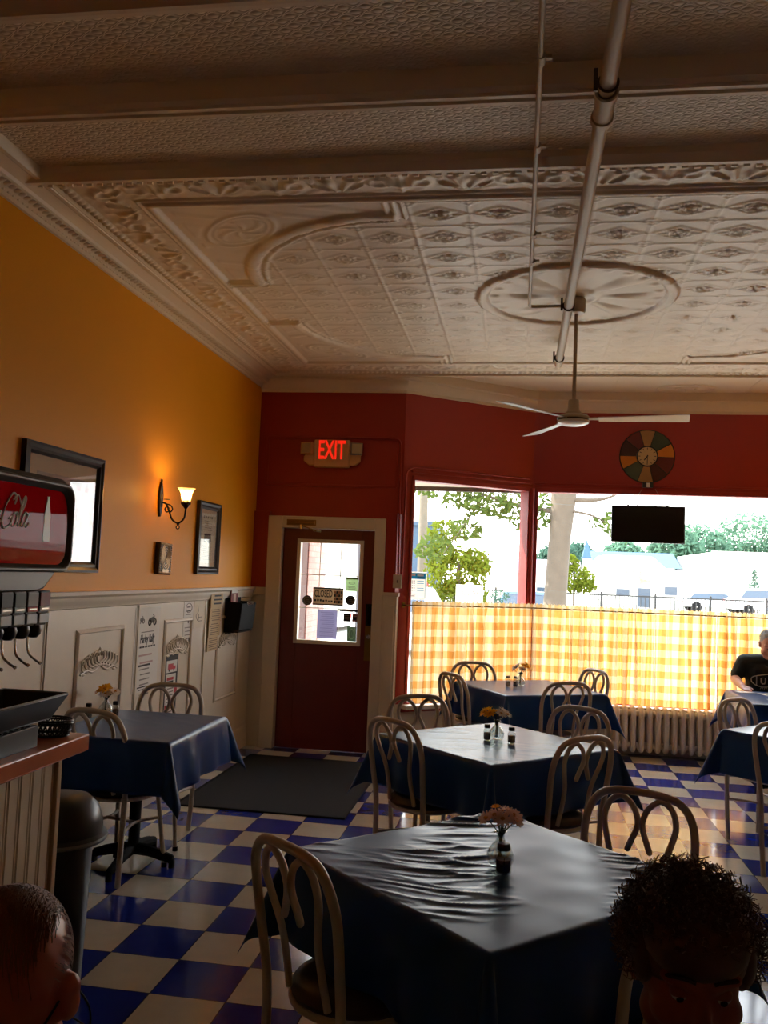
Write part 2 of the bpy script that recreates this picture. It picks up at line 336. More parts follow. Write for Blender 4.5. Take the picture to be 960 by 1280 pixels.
# ------------------------------------------------------------------ pressed-tin ceiling
ZF = 3.48
def tin_field():
    x0, x1, y0, y1 = -2.32, 2.92, 3.86, 7.86
    nx, ny = 560, 430
    X, Y = np.meshgrid(np.linspace(x0, x1, nx), np.linspace(y0, y1, ny))
    cx, cy = .3, 5.82
    u = np.abs(X-cx); v = np.abs(Y-cy)                 # fold into one quarter
    hx, hy = 2.21, 1.65                                # inner field half sizes (to the rail)
    h = np.zeros_like(X)
    g = lambda d, w_: np.exp(-(d/w_)**2)
    rr = lambda d, w_: np.sqrt(np.clip(1-(d/w_)**2, 0, 1))
    sd = np.maximum(u-hx, v-hy)                        # distance beyond the rail
    inside = sd < 0
    # tiles
    P = .3048
    a = ((X+.61) / P) % 1 - .5; b = ((Y-4.516) / P) % 1 - .5
    ea = .5-np.abs(a); eb = .5-np.abs(b)
    tile = .004*g(ea, .03)+.004*g(eb, .03)
    r = np.hypot(a, b*1.25); lens = np.abs(a)*.95+np.abs(b)*1.55
    tile += .0075*(.5+.5*np.cos(2*PI*r/.085))*(r < .19)
    tile += .0055*g(lens-.40, .025)+.004*g(lens-.47, .018)
    tile += .005*np.clip(np.sin(9*np.arctan2(b, a)), 0, 1)*(r > .2)*(lens < .36)
    tile += .004*g(np.hypot(ea, eb)-.12, .03)
    # rounded corner panels
    ac = (hx-1.23, hy-1.21); du = u-ac[0]; dv = v-ac[1]; rc = np.hypot(du, dv)
    corner = inside & (du > 0) & (dv > 0) & (rc > 1.0)
    arcz = inside & (du > 0) & (dv > 0)
    h = np.where(inside & ~corner, tile*1.1, h)
    cm = np.zeros_like(h)
    ou = du-.88; ov = dv-.86; el = np.hypot((ou+ov)/1.41/.15, (ou-ov)/1.41/.27)
    cm += .008*g(el-1, .07)+.004*g(el-.8, .05)+.006*np.clip(np.sin(6*np.arctan2(ov, ou)+8*el), 0, 1)*(el < .7)
    cm += .004*np.clip(np.sin(14*du+5*np.sin(9*dv)), 0, 1)*(el > 1.25)*(np.minimum(hx-u, hy-v) > .06)
    h = np.where(corner, cm, h)
    h = np.where(arcz, h+.022*rr(rc-1.03, .045)+.010*rr(rc-.955, .018), h)
    br = inside & (((np.abs(du) < .05) & (dv > .98)) | ((np.abs(dv) < .05) & (du > .98)))
    h = np.where(br, np.maximum(h, .016*(.5+.5*np.cos(2*PI*np.where(np.abs(du) < .05, du, dv)/.045))), h)
    # medallion round the fan
    rm = np.hypot(X-.30, Y-5.72); th = np.arctan2(Y-5.72, X-.30); q = rm < .60
    pet = .020*np.clip(np.cos(8*th), 0, 1)*g(rm-.34, .14)+.014*g(rm-.13, .03)+.009*np.clip(np.sin(24*th), 0, 1)*g(rm-.52, .03)
    h = np.where(q, pet, h); h = np.where(rm < .66, h+.024*rr(rm-.60, .04), h)
    # rails
    h += .020*rr(sd-.02, .028)+.010*rr(sd-.065, .012)
    # scroll border
    bd = (sd > .08) & (sd < .335)
    horiz = (v-hy) > (u-hx); al = np.where(horiz, X+.61, Y-4.516); ac_ = (sd-.21)/.12
    U = (al/.61) % 1-.5
    sh = np.hypot(U*2.4, ac_*.9+.2); fan_ = .012*(sh < .5)*np.clip(.35+.65*np.cos(9*np.arctan2(ac_+1.0, U*2.6)*1.6), 0, 1)
    scr = .011*g(ac_-.45*np.sin(2*PI*(np.abs(U)-.17)*2.4), .20)*(np.abs(U) > .17)+.010*g(np.hypot((np.abs(U)-.34)*5, ac_+.1)-.38, .13)
    ns = .004*np.clip(np.sin(38*X+3*np.sin(17*Y))*np.sin(41*Y+2*np.sin(23*X)), 0, 1)
    bor = np.where(sh < .5, fan_, scr)+ns+.006*g((np.abs(U)-.5)*.61, .008)
    h = np.where(bd, h+bor, h)
    # serrated bead at the outer edge
    sd2 = sd-.36
    h += .022*rr(sd2, .022)*(.7+.3*np.cos(2*PI*np.where(horiz, X, Y)/.045))
    h = np.where(sd > .385, .02, h)
    V = np.stack([X, Y, ZF-h], -1).reshape(-1, 3)
    idx = np.arange(nx*ny).reshape(ny, nx)
    F = np.stack([idx[:-1, :-1], idx[1:, :-1], idx[1:, 1:], idx[:-1, 1:]], -1).reshape(-1, 4)
    me = bpy.data.meshes.new('ceiling'); me.vertices.add(len(V)); me.vertices.foreach_set('co', V.astype(np.float32).ravel())
    me.loops.add(F.size); me.loops.foreach_set('vertex_index', F.astype(np.int32).ravel())
    me.polygons.add(len(F)); me.polygons.foreach_set('loop_start', np.arange(0, F.size, 4, dtype=np.int32)); me.polygons.foreach_set('loop_total', np.full(len(F), 4, np.int32))
    me.polygons.foreach_set('use_smooth', np.ones(len(F), bool)); me.update(calc_edges=True); me.validate()
    me.materials.append(tin)
    o = bpy.data.objects.new('ceiling', me); C.objects.link(o); struct(o); return o
ceil = tin_field()
def tex_tin():
    m = bpy.data.materials.new('embossed_tin'); m.use_nodes = True; nt = m.node_tree; N = nt.nodes; L = nt.links; b = N['Principled BSDF']
    b.inputs['Base Color'].default_value = lin('#d2c3a8'); b.inputs['Roughness'].default_value = .45
    tc = N.new('ShaderNodeTexCoord'); sp = N.new('ShaderNodeSeparateXYZ'); L.new(tc.outputs['Object'], sp.inputs[0])
    def mth(op, a, c=None):
        n = N.new('ShaderNodeMath'); n.operation = op
        for i, q in enumerate((a, c)):
            if q is None: continue
            if isinstance(q, (int, float)): n.inputs[i].default_value = q
            else: L.new(q, n.inputs[i])
        return n.outputs[0]
    xs, ys = mth('MULTIPLY', sp.outputs['X'], PI/.075), mth('MULTIPLY', sp.outputs['Y'], PI/.052)
    pa, pb = mth('ABSOLUTE', mth('SINE', mth('ADD', xs, ys))), mth('ABSOLUTE', mth('SINE', mth('SUBTRACT', xs, ys)))
    ov = mth('POWER', mth('MULTIPLY', pa, pb), .6); ring = mth('SINE', mth('MULTIPLY', ov, 7.))
    ad = N.new('ShaderNodeMath'); ad.operation = 'ADD'; L.new(ov, ad.inputs[0]); L.new(mth('MULTIPLY', ring, .35), ad.inputs[1])
    bp = N.new('ShaderNodeBump'); bp.inputs['Strength'].default_value = .75; bp.inputs['Distance'].default_value = .008; L.new(ad.outputs[0], bp.inputs['Height'])
    L.new(bp.outputs['Normal'], b.inputs['Normal']); return m
emb = tex_tin()
c = MB(emb)     # plain embossed fields between the false beams
c.box(XL-.1, XR+.1, 3.29, 3.87, 3.50, 3.74); c.box(XL-.1, XR+.1, 2.65, 3.295, 3.52, 3.76); c.box(XL-.1, XR+.1, YB-.1, 2.6, 3.58, 3.76)
c.m(tin).box(XL-.1, XR+.1, 3.8, 9.1, 3.53, 3.76)
struct(c.build('ceiling_plain', ceil, smooth=0))
def beam(y0, prof, name):
    c = MB(tin); c.prism(prof, XL, XR, Matrix(((0, 0, 1, 0), (1, 0, 0, y0), (0, 1, 0, 0), (0, 0, 0, 1)))); struct(c.build(name, smooth=25))
# each profile: (y offset, z); near face is towards the camera (negative offset)
beam(0, [(3.752, 3.56), (3.754, 3.50), (3.764, 3.474), (3.786, 3.456), (3.80, 3.444), (3.825, 3.444), (3.835, 3.455), (3.86, 3.462), (3.872, 3.56)], 'trim_13')
beam(0, [(3.125, 3.62), (3.13, 3.522), (3.142, 3.487), (3.165, 3.458), (3.188, 3.448), (3.196, 3.438), (3.214, 3.438), (3.222, 3.447), (3.236, 3.447), (3.242, 3.437), (3.262, 3.437), (3.268, 3.447), (3.284, 3.450), (3.297, 3.48), (3.30, 3.6)], 'trim_14')
beam(0, [(2.46, 3.66), (2.47, 3.53), (2.50, 3.48), (2.56, 3.455), (2.58, 3.44), (2.60, 3.44), (2.61, 3.452), (2.64, 3.455), (2.655, 3.49), (2.66, 3.62)], 'trim_15')
# dentil bead on the far side of the near beams
c = MB(tin)
for i in range(110):
    x = XL+.03+i*.051
    c.box(x, x+.026, 3.858, 3.872, 3.450, 3.472)
struct(c.build('trim_16', smooth=0))
# cornice along left wall, door wall, angled wall and window wall (swept profile)
cor = [(0, 3.372), (.018, 3.372), (.022, 3.392), (.03, 3.398), (.085, 3.425), (.092, 3.44), (.105, 3.447), (.15, 3.462), (.165, 3.455), (.185, 3.455), (.195, 3.47), (.21, 3.53), (0, 3.53)]
def sweep(path, prof, m):
    c = MB(m); pts = [Vector((*p, 0)) for p in path]; k = len(prof); vs = []; fs = []
    for i, p in enumerate(pts):
        d0 = (pts[i]-pts[i-1]).normalized() if i else (pts[1]-pts[0]).normalized(); d1 = (pts[i+1]-pts[i]).normalized() if i < len(pts)-1 else d0
        n0 = Vector((d0.y, -d0.x, 0)); n1 = Vector((d1.y, -d1.x, 0)); b = (n0+n1).normalized(); b /= max(.3, b.dot(n0))
        for o, z in prof: vs.append((p.x+b.x*o, p.y+b.y*o, z))
    for i in range(len(pts)-1):
        for j in range(k): fs.append((i*k+j, i*k+(j+1) % k, (i+1)*k+(j+1) % k, (i+1)*k+j))
    return c.raw(vs, fs)
struct(sweep([(XL, YB), (XL, YD+.02)], cor, tin).build('trim_17', smooth=25))
cor2 = [(0, 3.335), (.015, 3.335), (.02, 3.36), (.05, 3.38), (.075, 3.42), (.08, 3.44), (.10, 3.45), (.10, 3.54), (0, 3.54)]
struct(sweep([(XL, YD), (A.x, A.y), (B.x, B.y), (XR, YW)], cor2, tin).build('trim_18', smooth=25))
c = MB(tin)    # beaded egg-and-dart on the frieze
for i in range(150):
    y = 1.7+i*.043; c.sph((XL+.057, y, 3.412), (.026, .019, .009), 10, 6); c.sph((XL+.026, y+.0215, 3.398), (.008, .010, .007), 8, 5)
struct(c.build('trim_19'))
# smooth ceiling over the window bay, with its own little rosette
c = MB(tin)
c.prism([(0, 0), (.03, 0), (.045, .02), (.07, .025), (.07, .09), (0, .09)], XL+.2, XR, Matrix(((0, 0, 1, 0), (1, 0, 0, 7.86), (0, 1, 0, 3.445), (0, 0, 0, 1))))
for r_, h_ in ((.27, .012), (.24, .006), (.10, .012), (.05, .02)):
    c.tube([(1.52+r_*math.cos(a*PI/24), 8.70+r_*.55*math.sin(a*PI/24), 3.53) for a in range(48)], h_, 8, True)
c.lathe([(.001, 3.50), (.012, 3.502), (.02, 3.515), (.05, 3.528), (.05, 3.535)], 16, (1.52, 8.70, 0))
for x in (-.4, .85, 2.1): c.box(x-.006, x+.006, 7.93, 8.92, 3.524, 3.532)
struct(c.build('trim_20', smooth=30))

SKY, SUN, EXPO = 6., 11., .72
CR = ((0.987599, 0.151884, 0.03974), (0.028707, 0.07416, -0.996833), (-0.15435, 0.985612, 0.06888))
BULB = 220.
# ------------------------------------------------------------------ chairs
def make_chair(name, label, group):
    t = thing(name, label, 'chair', group=group)
    hoop = spline([(-.165, -.20, .005), (-.175, -.205, .22), (-.182, -.205, .44), (-.193, -.225, .60), (-.200, -.245, .73), (-.186, -.262, .81), (-.148, -.272, .862), (-.09, -.278, .882), (0, -.280, .886),
                   (.09, -.278, .882), (.148, -.272, .862), (.186, -.262, .81), (.200, -.245, .73), (.193, -.225, .60), (.182, -.205, .44), (.175, -.205, .22), (.165, -.20, .005)], 6)
    b = MB(chair_paint); b.tube(hoop, .0145, 12); b.build('back_frame', t, smooth=60)
    for s in (-1, 1):
        lp = [(s*.095, -.185, .455), (s*.088, -.205, .55), (s*.092, -.225, .64), (s*.122, -.250, .74), (s*.130, -.262, .79), (s*.112, -.272, .842), (s*.072, -.277, .864), (s*.030, -.274, .835), (s*.010, -.268, .79), (s*.012, -.262, .755), (s*.028, -.254, .715), (s*.040, -.250, .685)]
        b = MB(chair_paint); b.tube(spline(lp, 6), .0112, 10); b.sph(lp[-1], .0112, 10, 6); b.build('back_loop', t, smooth=60)
    b = MB(seat_vinyl); b.lathe([(.001, .482), (.08, .484), (.15, .479), (.185, .468), (.197, .452), (.192, .438), (.18, .432), (.001, .430)], 36, (0, -.01, 0)); b.build('seat', t, smooth=50)
    b = MB(chair_paint); b.tube([(.190*math.cos(a*PI/18), -.01+.190*math.sin(a*PI/18), .424) for a in range(36)], .011, 8, True); b.build('seat_rim', t, smooth=60)
    for s in (-1, 1):
        b = MB(chair_paint); b.tube(spline([(s*.125, .125, .424), (s*.135, .14, .38), (s*.15, .165, .18), (s*.165, .185, .012)], 5), .0125, 10)
        b.m(matte_black).lathe([(.0155, .0), (.0155, .022), (.013, .024)], 12, (s*.165, .185, 0)); b.build('leg', t, smooth=60)
    b = MB(chair_paint); b.tube(spline([(-.175, -.2, .27), (-.10, -.03, .27), (-.10, .06, .27), (-.143, .158, .27)], 5), .009, 8)
    b.tube(spline([(.175, -.2, .27), (.10, -.03, .27), (.10, .06, .27), (.143, .158, .27)], 5), .009, 8); b.tube([(-.10, .01, .27), (.10, .01, .27)], .009, 8)
    b.build('stretcher', t, smooth=60); return t
GC = 'bentwood style metal cafe chairs'
CH = [  # back centre x, y at shoulder height, rz, label
 (-.605, 2.452, -42, 'taupe loop-back chair at the left of the nearest wrinkled table'),
 (.455, 3.40, 156, 'loop-back chair at the far right of the nearest table, just above the curly hair'),
 (-.63, 4.64, -40, 'loop-back chair at the near left side of the middle table with yellow flowers'),
 (-.61, 5.60, 206, 'loop-back chair at the far left side of the middle table before the white pier'),
 (.335, 4.50, 42, 'loop-back chair at the near right side of the middle table'),
 (.375, 5.50, 148, 'loop-back chair at the far right side of the middle table, overlapping the chair behind'),
 (-.50, 6.98, -53, 'loop-back chair at the near left side of the table by the curtains'),
 (-.39, 7.98, 196, 'loop-back chair at the far left of the table by the curtains, against the gingham'),
 (.373, 6.83, 25, 'loop-back chair at the near right side of the table by the curtains'),
 (.655, 7.90, 122, 'loop-back chair at the far right of the curtain-side table, seen nearly edge-on'),
 (-2.17, 5.42, 190, 'loop-back chair at the far end of the left wall table under the posters'),
 (-2.15, 4.34, -14, 'loop-back chair at the near end of the left wall table beside the counter'),
 (1.47, 6.36, 223, 'pale grey-lit loop-back chair between the two right-hand tables'),
 (1.50, 5.33, -45, 'loop-back chair at the near left of the right-hand table, cut by the frame edge'),
 (.43, 2.31, 42, 'loop-back chair tucked at the near right of the nearest table, mostly behind the curly head'),
 ]
proto = None
for x, y, rz, lab in CH:
    a = R(rz); sx, sy = x-.262*math.sin(a), y+.262*math.cos(a)
    if proto is None:
        proto = make_chair('cafe_chair', lab, GC); proto.location = (sx, sy, 0); proto.rotation_euler = (0, 0, a)
    else: dup(proto, (sx, sy, 0), a, lab)
# ------------------------------------------------------------------ tables and cloths
def make_table(name, label, group):
    t = thing(name, label, 'table', group=group)
    b = MB(mat('table_laminate', '#5a3d28', .4)); b.box(-.44, .44, -.44, .44, .718, .748); b.build('table_top', t, bevel=.006)
    b = MB(matte_black); b.lathe([(.10, .718), (.10, .70), (.045, .69), (.04, .10), (.055, .085)], 20); b.build('pedestal', t)
    b = MB(matte_black)
    for k in range(4):
        T = Matrix.Rotation(k*PI/2, 4, 'Z')
        b.tube(spline([(.0, 0, .085), (.12, 0, .078), (.25, 0, .055), (.31, 0, .04)], 4), [.032]*4+[.03]*4+[.026]*4+[.022], 10, T=T)
        b.lathe([(.022, 0), (.022, .03), (.015, .045)], 12, (.305, 0, 0), T)
    b.build('cross_base', t); return t
def cloth(label, loc, rz, hx, hy, over, wr=.0015, n=84, seed=1, fl=.30):
    zt = .756; rnd = random.Random(seed); ph = [rnd.random()*6 for _ in range(6)]
    vs = []; fs = []; Lx, Ly = hx+over, hy+over
    for j in range(n+1):
        for i in range(n+1):
            u = -Lx+2*Lx*i/n; v = -Ly+2*Ly*j/n
            qx = max(-hx, min(hx, u)); qy = max(-hy, min(hy, v)); ex, ey = u-qx, v-qy; d = math.hypot(ex, ey)
            # wrinkles left over from folding, running across the top
            cu, sv = (u-v)*.707, (u+v)*.707          # creases run across the diagonal of the table
            wob = .10*noise.noise(Vector((cu*2.2, sv*1.2, seed)))
            n1 = noise.noise(Vector((cu*2.0+seed, (sv+wob)*13., seed*3.1))); n2 = noise.noise(Vector((cu*4.5+2*sv, (sv+wob)*24.-cu*3, seed)))
            msk = max(0, .35+noise.noise(Vector((cu*2.6, sv*2.6, seed+7.)))*1.6)
            ridge = max(0, 1-abs(n1)*3.2)**2; ridge2 = max(0, 1-abs(n2)*3.5)**2
            z = zt+wr*msk*(ridge+.45*ridge2)+wr*.25*noise.noise(Vector((u*7, v*7, seed)))
            if d < 1e-6:
                vs.append((u, v, z)); continue
            nx, ny = ex/d, ey/d; th = math.atan2(abs(ey), abs(ex)); s2 = abs(math.sin(2*th))
            al = u if abs(ey) > abs(ex) else v
            wave = (.5*math.sin(al*13+ph[0])+.5*math.sin(al*23+ph[1]))*.10*(1-s2)*min(1, d/.12)
            k = .10+fl*s2**1.3+wave
            k2 = d*k+.012*(1-math.exp(-d/.012)); drop = max(0, d-.010*(1-math.exp(-d/.02)))*math.sqrt(max(.1, 1-k*k))
            vs.append((qx+nx*k2, qy+ny*k2, z*math.exp(-d/.05)+zt*(1-math.exp(-d/.05))-drop))
    for j in range(n):
        for i in range(n):
            a = j*(n+1)+i; fs.append((a, a+1, a+n+2, a+n+1))
    m = MB(navy); m.raw(vs, fs); o = m.build('tablecloth', None, loc, rz, smooth=80)
    so = o.modifiers.new('thickness', 'SOLIDIFY'); so.thickness = .0016; so.offset = 1
    return tag(o, label, 'tablecloth')
TB = [  # x, y, rz, hx, hy, overhang, wrinkle, label table, label cloth
 (-.05, 2.84, 45, .455, .46, .275, .0085, 200, 'pedestal table nearest the viewer under the wrinkled dark cloth', 'wrinkled dark teal-blue vinyl cloth on the nearest table, shiny creases across its top'),
 (-.11, 4.955, 45, .455, .455, .275, .003, 110, 'pedestal table in the middle of the room', 'dark blue vinyl cloth on the middle table under the yellow and white flowers'),
 (.09, 7.50, 30, .445, .445, .275, .001, 90, 'pedestal table in front of the gingham curtains', 'royal blue vinyl cloth on the back table in front of the gingham curtains'),
 (-2.065, 4.735, 0, .34, .43, .27, .0025, 90, 'pedestal table against the left wall beside the counter', 'blue vinyl cloth on the table against the left white wainscot'),
 (1.93, 5.90, 45, .455, .455, .275, .001, 90, 'pedestal table at the right edge of the frame, nearer one', 'dark blue cloth on the nearer right-hand table, its corner flap pointing at the floor tiles'),
 (2.25, 7.71, 0, .445, .445, .275, .001, 90, 'pedestal table in front of the seated man at the right', 'bright sky-lit blue cloth under the papers in front of the seated man'),
]
tp = None
for i, (x, y, rz, hx, hy, ov, wr, n, l1, l2) in enumerate(TB):
    if tp is None:
        tp = make_table('pedestal_table', l1, 'cloth covered pedestal tables'); o = tp
    else: o = dup(tp, (0, 0, 0), 0, l1)
    o.location = (x, y, 0); o.rotation_euler = (0, 0, R(rz)); o.scale = (min(1, (hx-.015)/.44), min(1, (hy-.015)/.44), 1)
    cloth(l2, (x, y, 0), R(rz), hx, hy, ov, wr, n, i+2)
# ------------------------------------------------------------------ table-top pieces
petal_white = sheetmat('white_petal', '#e8dfd4', .4); petal_yellow = sheetmat('yellow_petal', '#f2b81c', .4); petal_pink = sheetmat('blush_petal', '#f0d2be', .4)
flower_eye = mat('flower_centre', '#c98a1a', .7); green = mat('leaf_green', '#2c4a22', .55)
ZT = .7585
def vase(label, loc):
    t = thing('bud_vase', label, 'vase', loc, group='glass bud vases'); t.scale = (1, 1, .78)
    b = MB(glass2); b.lathe([(.024, .0), (.034, .004), (.043, .028), (.042, .05), (.032, .075), (.016, .098), (.011, .115), (.013, .128), (.019, .136), (.017, .136), (.011, .127), (.009, .115), (.014, .096), (.03, .074), (.039, .05), (.039, .03), (.03, .008), (.001, .006)], 28, cap=False); b.build('glass_body', t, smooth=60)
    return t
def bunch(label, loc, heads, seed, pal):
    t = thing('flower_bunch', label, 'flowers', loc, group='table flower bunches'); t.scale = (1, 1, .78); rnd = random.Random(seed)
    for (dx, dy, dz, s, c) in heads:
        b = MB(green); b.tube(spline([(rnd.uniform(-.008, .008), 0, .012), (dx*.1, dy*.1, .115), (dx*.6, dy*.6, dz-.025), (dx, dy, dz)], 5), .0018, 6)
        ax = Vector((dx*2.2+rnd.uniform(-.03, .03), dy*2.2-.03, .10)).normalized(); x = ax.orthogonal().normalized(); F = frame((dx, dy, dz), x, ax.cross(x))
        b.m(pal[c])
        for ring, (ln, up, npet) in enumerate(((s, .15, 13), (s*.72, .5, 10))):
            for k in range(npet):
                a = 2*PI*(k+.5*ring)/npet+rnd.uniform(-.1, .1); w_ = ln*.17; ca, sa = math.cos(a), math.sin(a); l_ = ln*rnd.uniform(.85, 1.1); z0 = .003*ring
                P = [(0, 0, z0), (l_*.55, -w_, z0+l_*up*.6), (l_*.95, -w_*.6, z0+l_*up), (l_, 0, z0+l_*up*.9), (l_*.95, w_*.6, z0+l_*up), (l_*.55, w_, z0+l_*up*.6)]
                b.raw([(p[0]*ca-p[1]*sa, p[0]*sa+p[1]*ca, p[2]) for p in P], [(0, 1, 2, 3, 4, 5)], F)
        b.m(flower_eye).sph((0, 0, .004), (s*.26, s*.26, s*.16), 12, 8, F); b.build('flower', t, smooth=40)
    for k in range(5):
        a = rnd.uniform(0, 6.28); b = MB(green); d = rnd.uniform(.02, .04); e = Vector((math.cos(a)*d, math.sin(a)*d, .128+rnd.uniform(-.01, .02)))
        r0 = Vector((0, 0, .12)); md = (r0+e)/2+Vector((0, 0, .012)); sd = Vector((-math.sin(a), math.cos(a), 0))*.012
        b.raw([r0, md+sd, e, md-sd, md+Vector((0, 0, .002))], [(0, 1, 4), (1, 2, 4), (2, 3, 4), (3, 0, 4)]); b.build('leaf', t)
    return t
def shaker(label, loc, content, lidm, s=1., group='salt and pepper shakers'):
    t = thing('shaker', label, 'shaker', loc, group=group)
    b = MB(content); b.lathe([(.001, .004), (.0165*s, .005), (.0185*s, .012), (.0185*s, .042), (.001, .044)], 20); b.build('seasoning', t)
    b = MB(glass2); b.lathe([(.017*s, 0), (.0205*s, .003), (.0205*s, .050), (.017*s, .060), (.0135*s, .064), (.0135*s, .070)], 20); b.build('glass_jar', t)
    b = MB(lidm); b.lathe([(.0155*s, .068), (.0165*s, .070), (.0165*s, .083), (.014*s, .088), (.001, .0895)], 20); b.build('lid', t); return t
pepper = mat('ground_pepper', '#4b362a', .9, var=.4, vscale=400); salt = mat('table_salt', '#b9b2a6', .9, var=.1, vscale=400); cap_black = mat('dark_lid', '#1a1614', .4)
W3 = {'w': petal_white, 'y': petal_yellow, 'p': petal_pink}
zt1 = ZT+.003
vase('clear bud vase on the nearest wrinkled table, behind the pepper shaker', (-.037, 2.83, zt1))
bunch('blush daisies in the vase on the nearest table', (-.037, 2.83, zt1), [(-.045, -.01, .185, .034, 'p'), (-.02, .0, .195, .034, 'p'), (.005, -.02, .188, .034, 'p'), (.038, .0, .20, .034, 'p'), (.045, -.015, .185, .03, 'p'), (.0, .03, .2, .03, 'p'), (-.018, .01, .225, .016, 'y'), (.02, .02, .21, .03, 'p')], 4, W3)
shaker('pepper shaker on the nearest table in front of its bud vase', (-.026, 2.77, zt1), pepper, cap_black, 1.2)
vase('clear bud vase on the middle table between two shakers', (-.105, 5.0, ZT))
bunch('yellow and white daisies in the vase on the middle table', (-.105, 5.0, ZT), [(-.07, 0, .185, .040, 'y'), (-.035, -.02, .185, .042, 'y'), (-.05, .03, .20, .034, 'y'), (.02, -.01, .185, .040, 'w'), (.055, .0, .18, .036, 'w'), (.03, .03, .2, .034, 'w'), (-.01, .02, .195, .03, 'w')], 5, W3)
shaker('dark shaker left of the vase on the middle table', (-.155, 4.96, ZT), pepper, cap_black)
shaker('brown shaker standing apart right of the vase on the middle table', (-.022, 4.915, ZT), pepper, cap_black, 1.05)
vase('clear bud vase on the back table before the curtains', (.025, 7.56, ZT))
bunch('white and bright yellow daisies on the back table before the curtains', (.025, 7.56, ZT), [(-.04, 0, .19, .042, 'w'), (-.02, .02, .215, .038, 'w'), (-.05, .02, .16, .036, 'w'), (.03, 0, .21, .045, 'y'), (.06, .01, .19, .042, 'y'), (.045, .03, .225, .038, 'y'), (.01, -.02, .18, .035, 'w')], 6, W3)
shaker('salt shaker left of the vase on the back table', (-.075, 7.47, ZT), salt, steel, 1.05)
shaker('pepper shaker beside the vase on the back table', (-.015, 7.46, ZT), pepper, steel)
vase('clear bud vase on the left wall table', (-2.37, 4.93, ZT))
bunch('yellow and white daisies on the left wall table behind the tray', (-2.37, 4.93, ZT), [(-.03, 0, .19, .045, 'y'), (.0, -.02, .20, .048, 'y'), (.03, .01, .17, .042, 'w'), (.05, 0, .18, .04, 'w'), (.01, -.03, .165, .042, 'w'), (-.05, .01, .17, .036, 'y')], 7, W3)
shaker('dark shaker right of the vase on the left wall table', (-2.30, 4.91, ZT), pepper, cap_black)
shaker('dark shaker left of the vase on the left wall table', (-2.40, 4.78, ZT), pepper, cap_black)
# papers on the seated man's table
def sheet(label, loc, rz, w_, h_, n, cat='paper', prints=True):
    b = MB(paper)
    for k in range(n): b.box(-w_/2, w_/2, -h_/2, h_/2, k*.0007, k*.0007+.0005, Matrix.Rotation(R(2*k), 4, 'Z'))
    if prints:
        b.m(ink_grey)
        for c_ in range(3):
            for r_ in range(9): b.box(-w_*.45+c_*w_*.31, -w_*.45+c_*w_*.31+w_*.26, h_*.42-r_*h_*.095, h_*.45-r_*h_*.095, n*.0007, n*.0007+.0003)
    return tag(b.build('newspaper' if prints else 'napkin', None, loc, R(rz), smooth=0), label, cat)
sheet('newspaper spread open on the seated man’s table', (2.22, 7.90, ZT+.001), 12, .36, .30, 4)
sheet('folded white sheet near the front edge of the seated man’s table', (2.10, 7.52, ZT+.001), -8, .24, .16, 3, prints=False)
sheet('white napkin at the far left corner of the seated man’s table', (1.92, 8.03, ZT+.001), 20, .14, .12, 2, prints=False)
# floor mat
b = MB(mat('black_rubber_mat', '#0a0a0b', .85, bump=.3, bscale=300)); b.box(-.60, .60, -.88, .88, 0, .009); b.m(matte_black)
for a in ((-.60, .60, -.88, -.86), (-.60, .60, .86, .88), (-.60, -.58, -.86, .86), (.58, .60, -.86, .86)): b.box(*a, .009, .012)
tag(b.build('door_mat', None, (-1.71, 6.80, .0005), 0, bevel=.003), 'large black rubber mat on the checkered floor before the door', 'mat')
# ------------------------------------------------------------------ door
TD = frame((0, 0, 0), (1, 0, 0), (0, 0, 1))      # local x right, y up, z towards the room (-Y)
GX0, GX1, GZ0, GZ1 = -2.055, -1.465, .99, 1.92
b = MB(door_red)
y0, y1 = 8.10, 8.145
b.box(DX0+.004, GX0, y0, y1, .003, DZ-.004); b.box(GX1, DX1-.004, y0, y1, .003, DZ-.004); b.box(GX0, GX1, y0, y1, .003, GZ0); b.box(GX0, GX1, y0, y1, GZ1, DZ-.004)
door = struct(b.build('door_1', bevel=.003))
b = MB(white_paint)
for a in ((GX0-.022, GX0+.012, GZ0-.022, GZ1+.022), (GX1-.012, GX1+.022, GZ0-.022, GZ1+.022), (GX0+.012, GX1-.012, GZ0-.022, GZ0+.012), (GX0+.012, GX1-.012, GZ1-.012, GZ1+.022)): b.box(a[0], a[1], y0-.012, y1+.012, a[2], a[3])
for k in (1, 2):
    x = GX0+(GX1-GX0)*k/3; b.box(x-.004, x+.004, y0+.024, y0+.036, GZ0, GZ1)
    z = GZ0+(GZ1-GZ0)*k/3; b.box(GX0, GX1, y0+.024, y0+.036, z-.004, z+.004)
struct(b.build('glazing_frame', door, bevel=.002))
b = MB(glass); b.box(GX0, GX1, y0+.017, y0+.022, GZ0, GZ1); struct(b.build('door_glass', door, smooth=0))
b = MB(brass); b.box(-1.402, -1.338, y0-.006, y0, .84, 1.16); b.m(chrome); b.lathe([(.022, 0), (.022, .012), (.016, .02), (.014, .02), (.012, .012), (.001, .012)], 20, T=frame((-1.372, y0-.006, 1.06), (1, 0, 0), (0, 0, 1)))
struct(b.build('latch_plate', door, bevel=.002))
b = MB(matte_black); b.tube(spline([(-1.372, y0, 1.33), (-1.372, y0-.04, 1.32), (-1.372, y0-.05, 1.25), (-1.372, y0-.04, 1.18), (-1.372, y0, 1.17)], 5), .011, 10); b.box(-1.40, -1.345, y0-.005, y0, 1.15, 1.36); struct(b.build('door_handle', door, bevel=.002))
t = thing('door_closer', 'brass door closer with a jointed arm on the white head casing', 'door closer', (-2.03, 8.02, 2.09))
b = MB(brass); b.tube([(-.13, 0, .0), (.13, 0, .0)], .022, 14); b.box(-.14, .14, -.005, .01, -.028, .028); b.build('cylinder', t, bevel=.002)
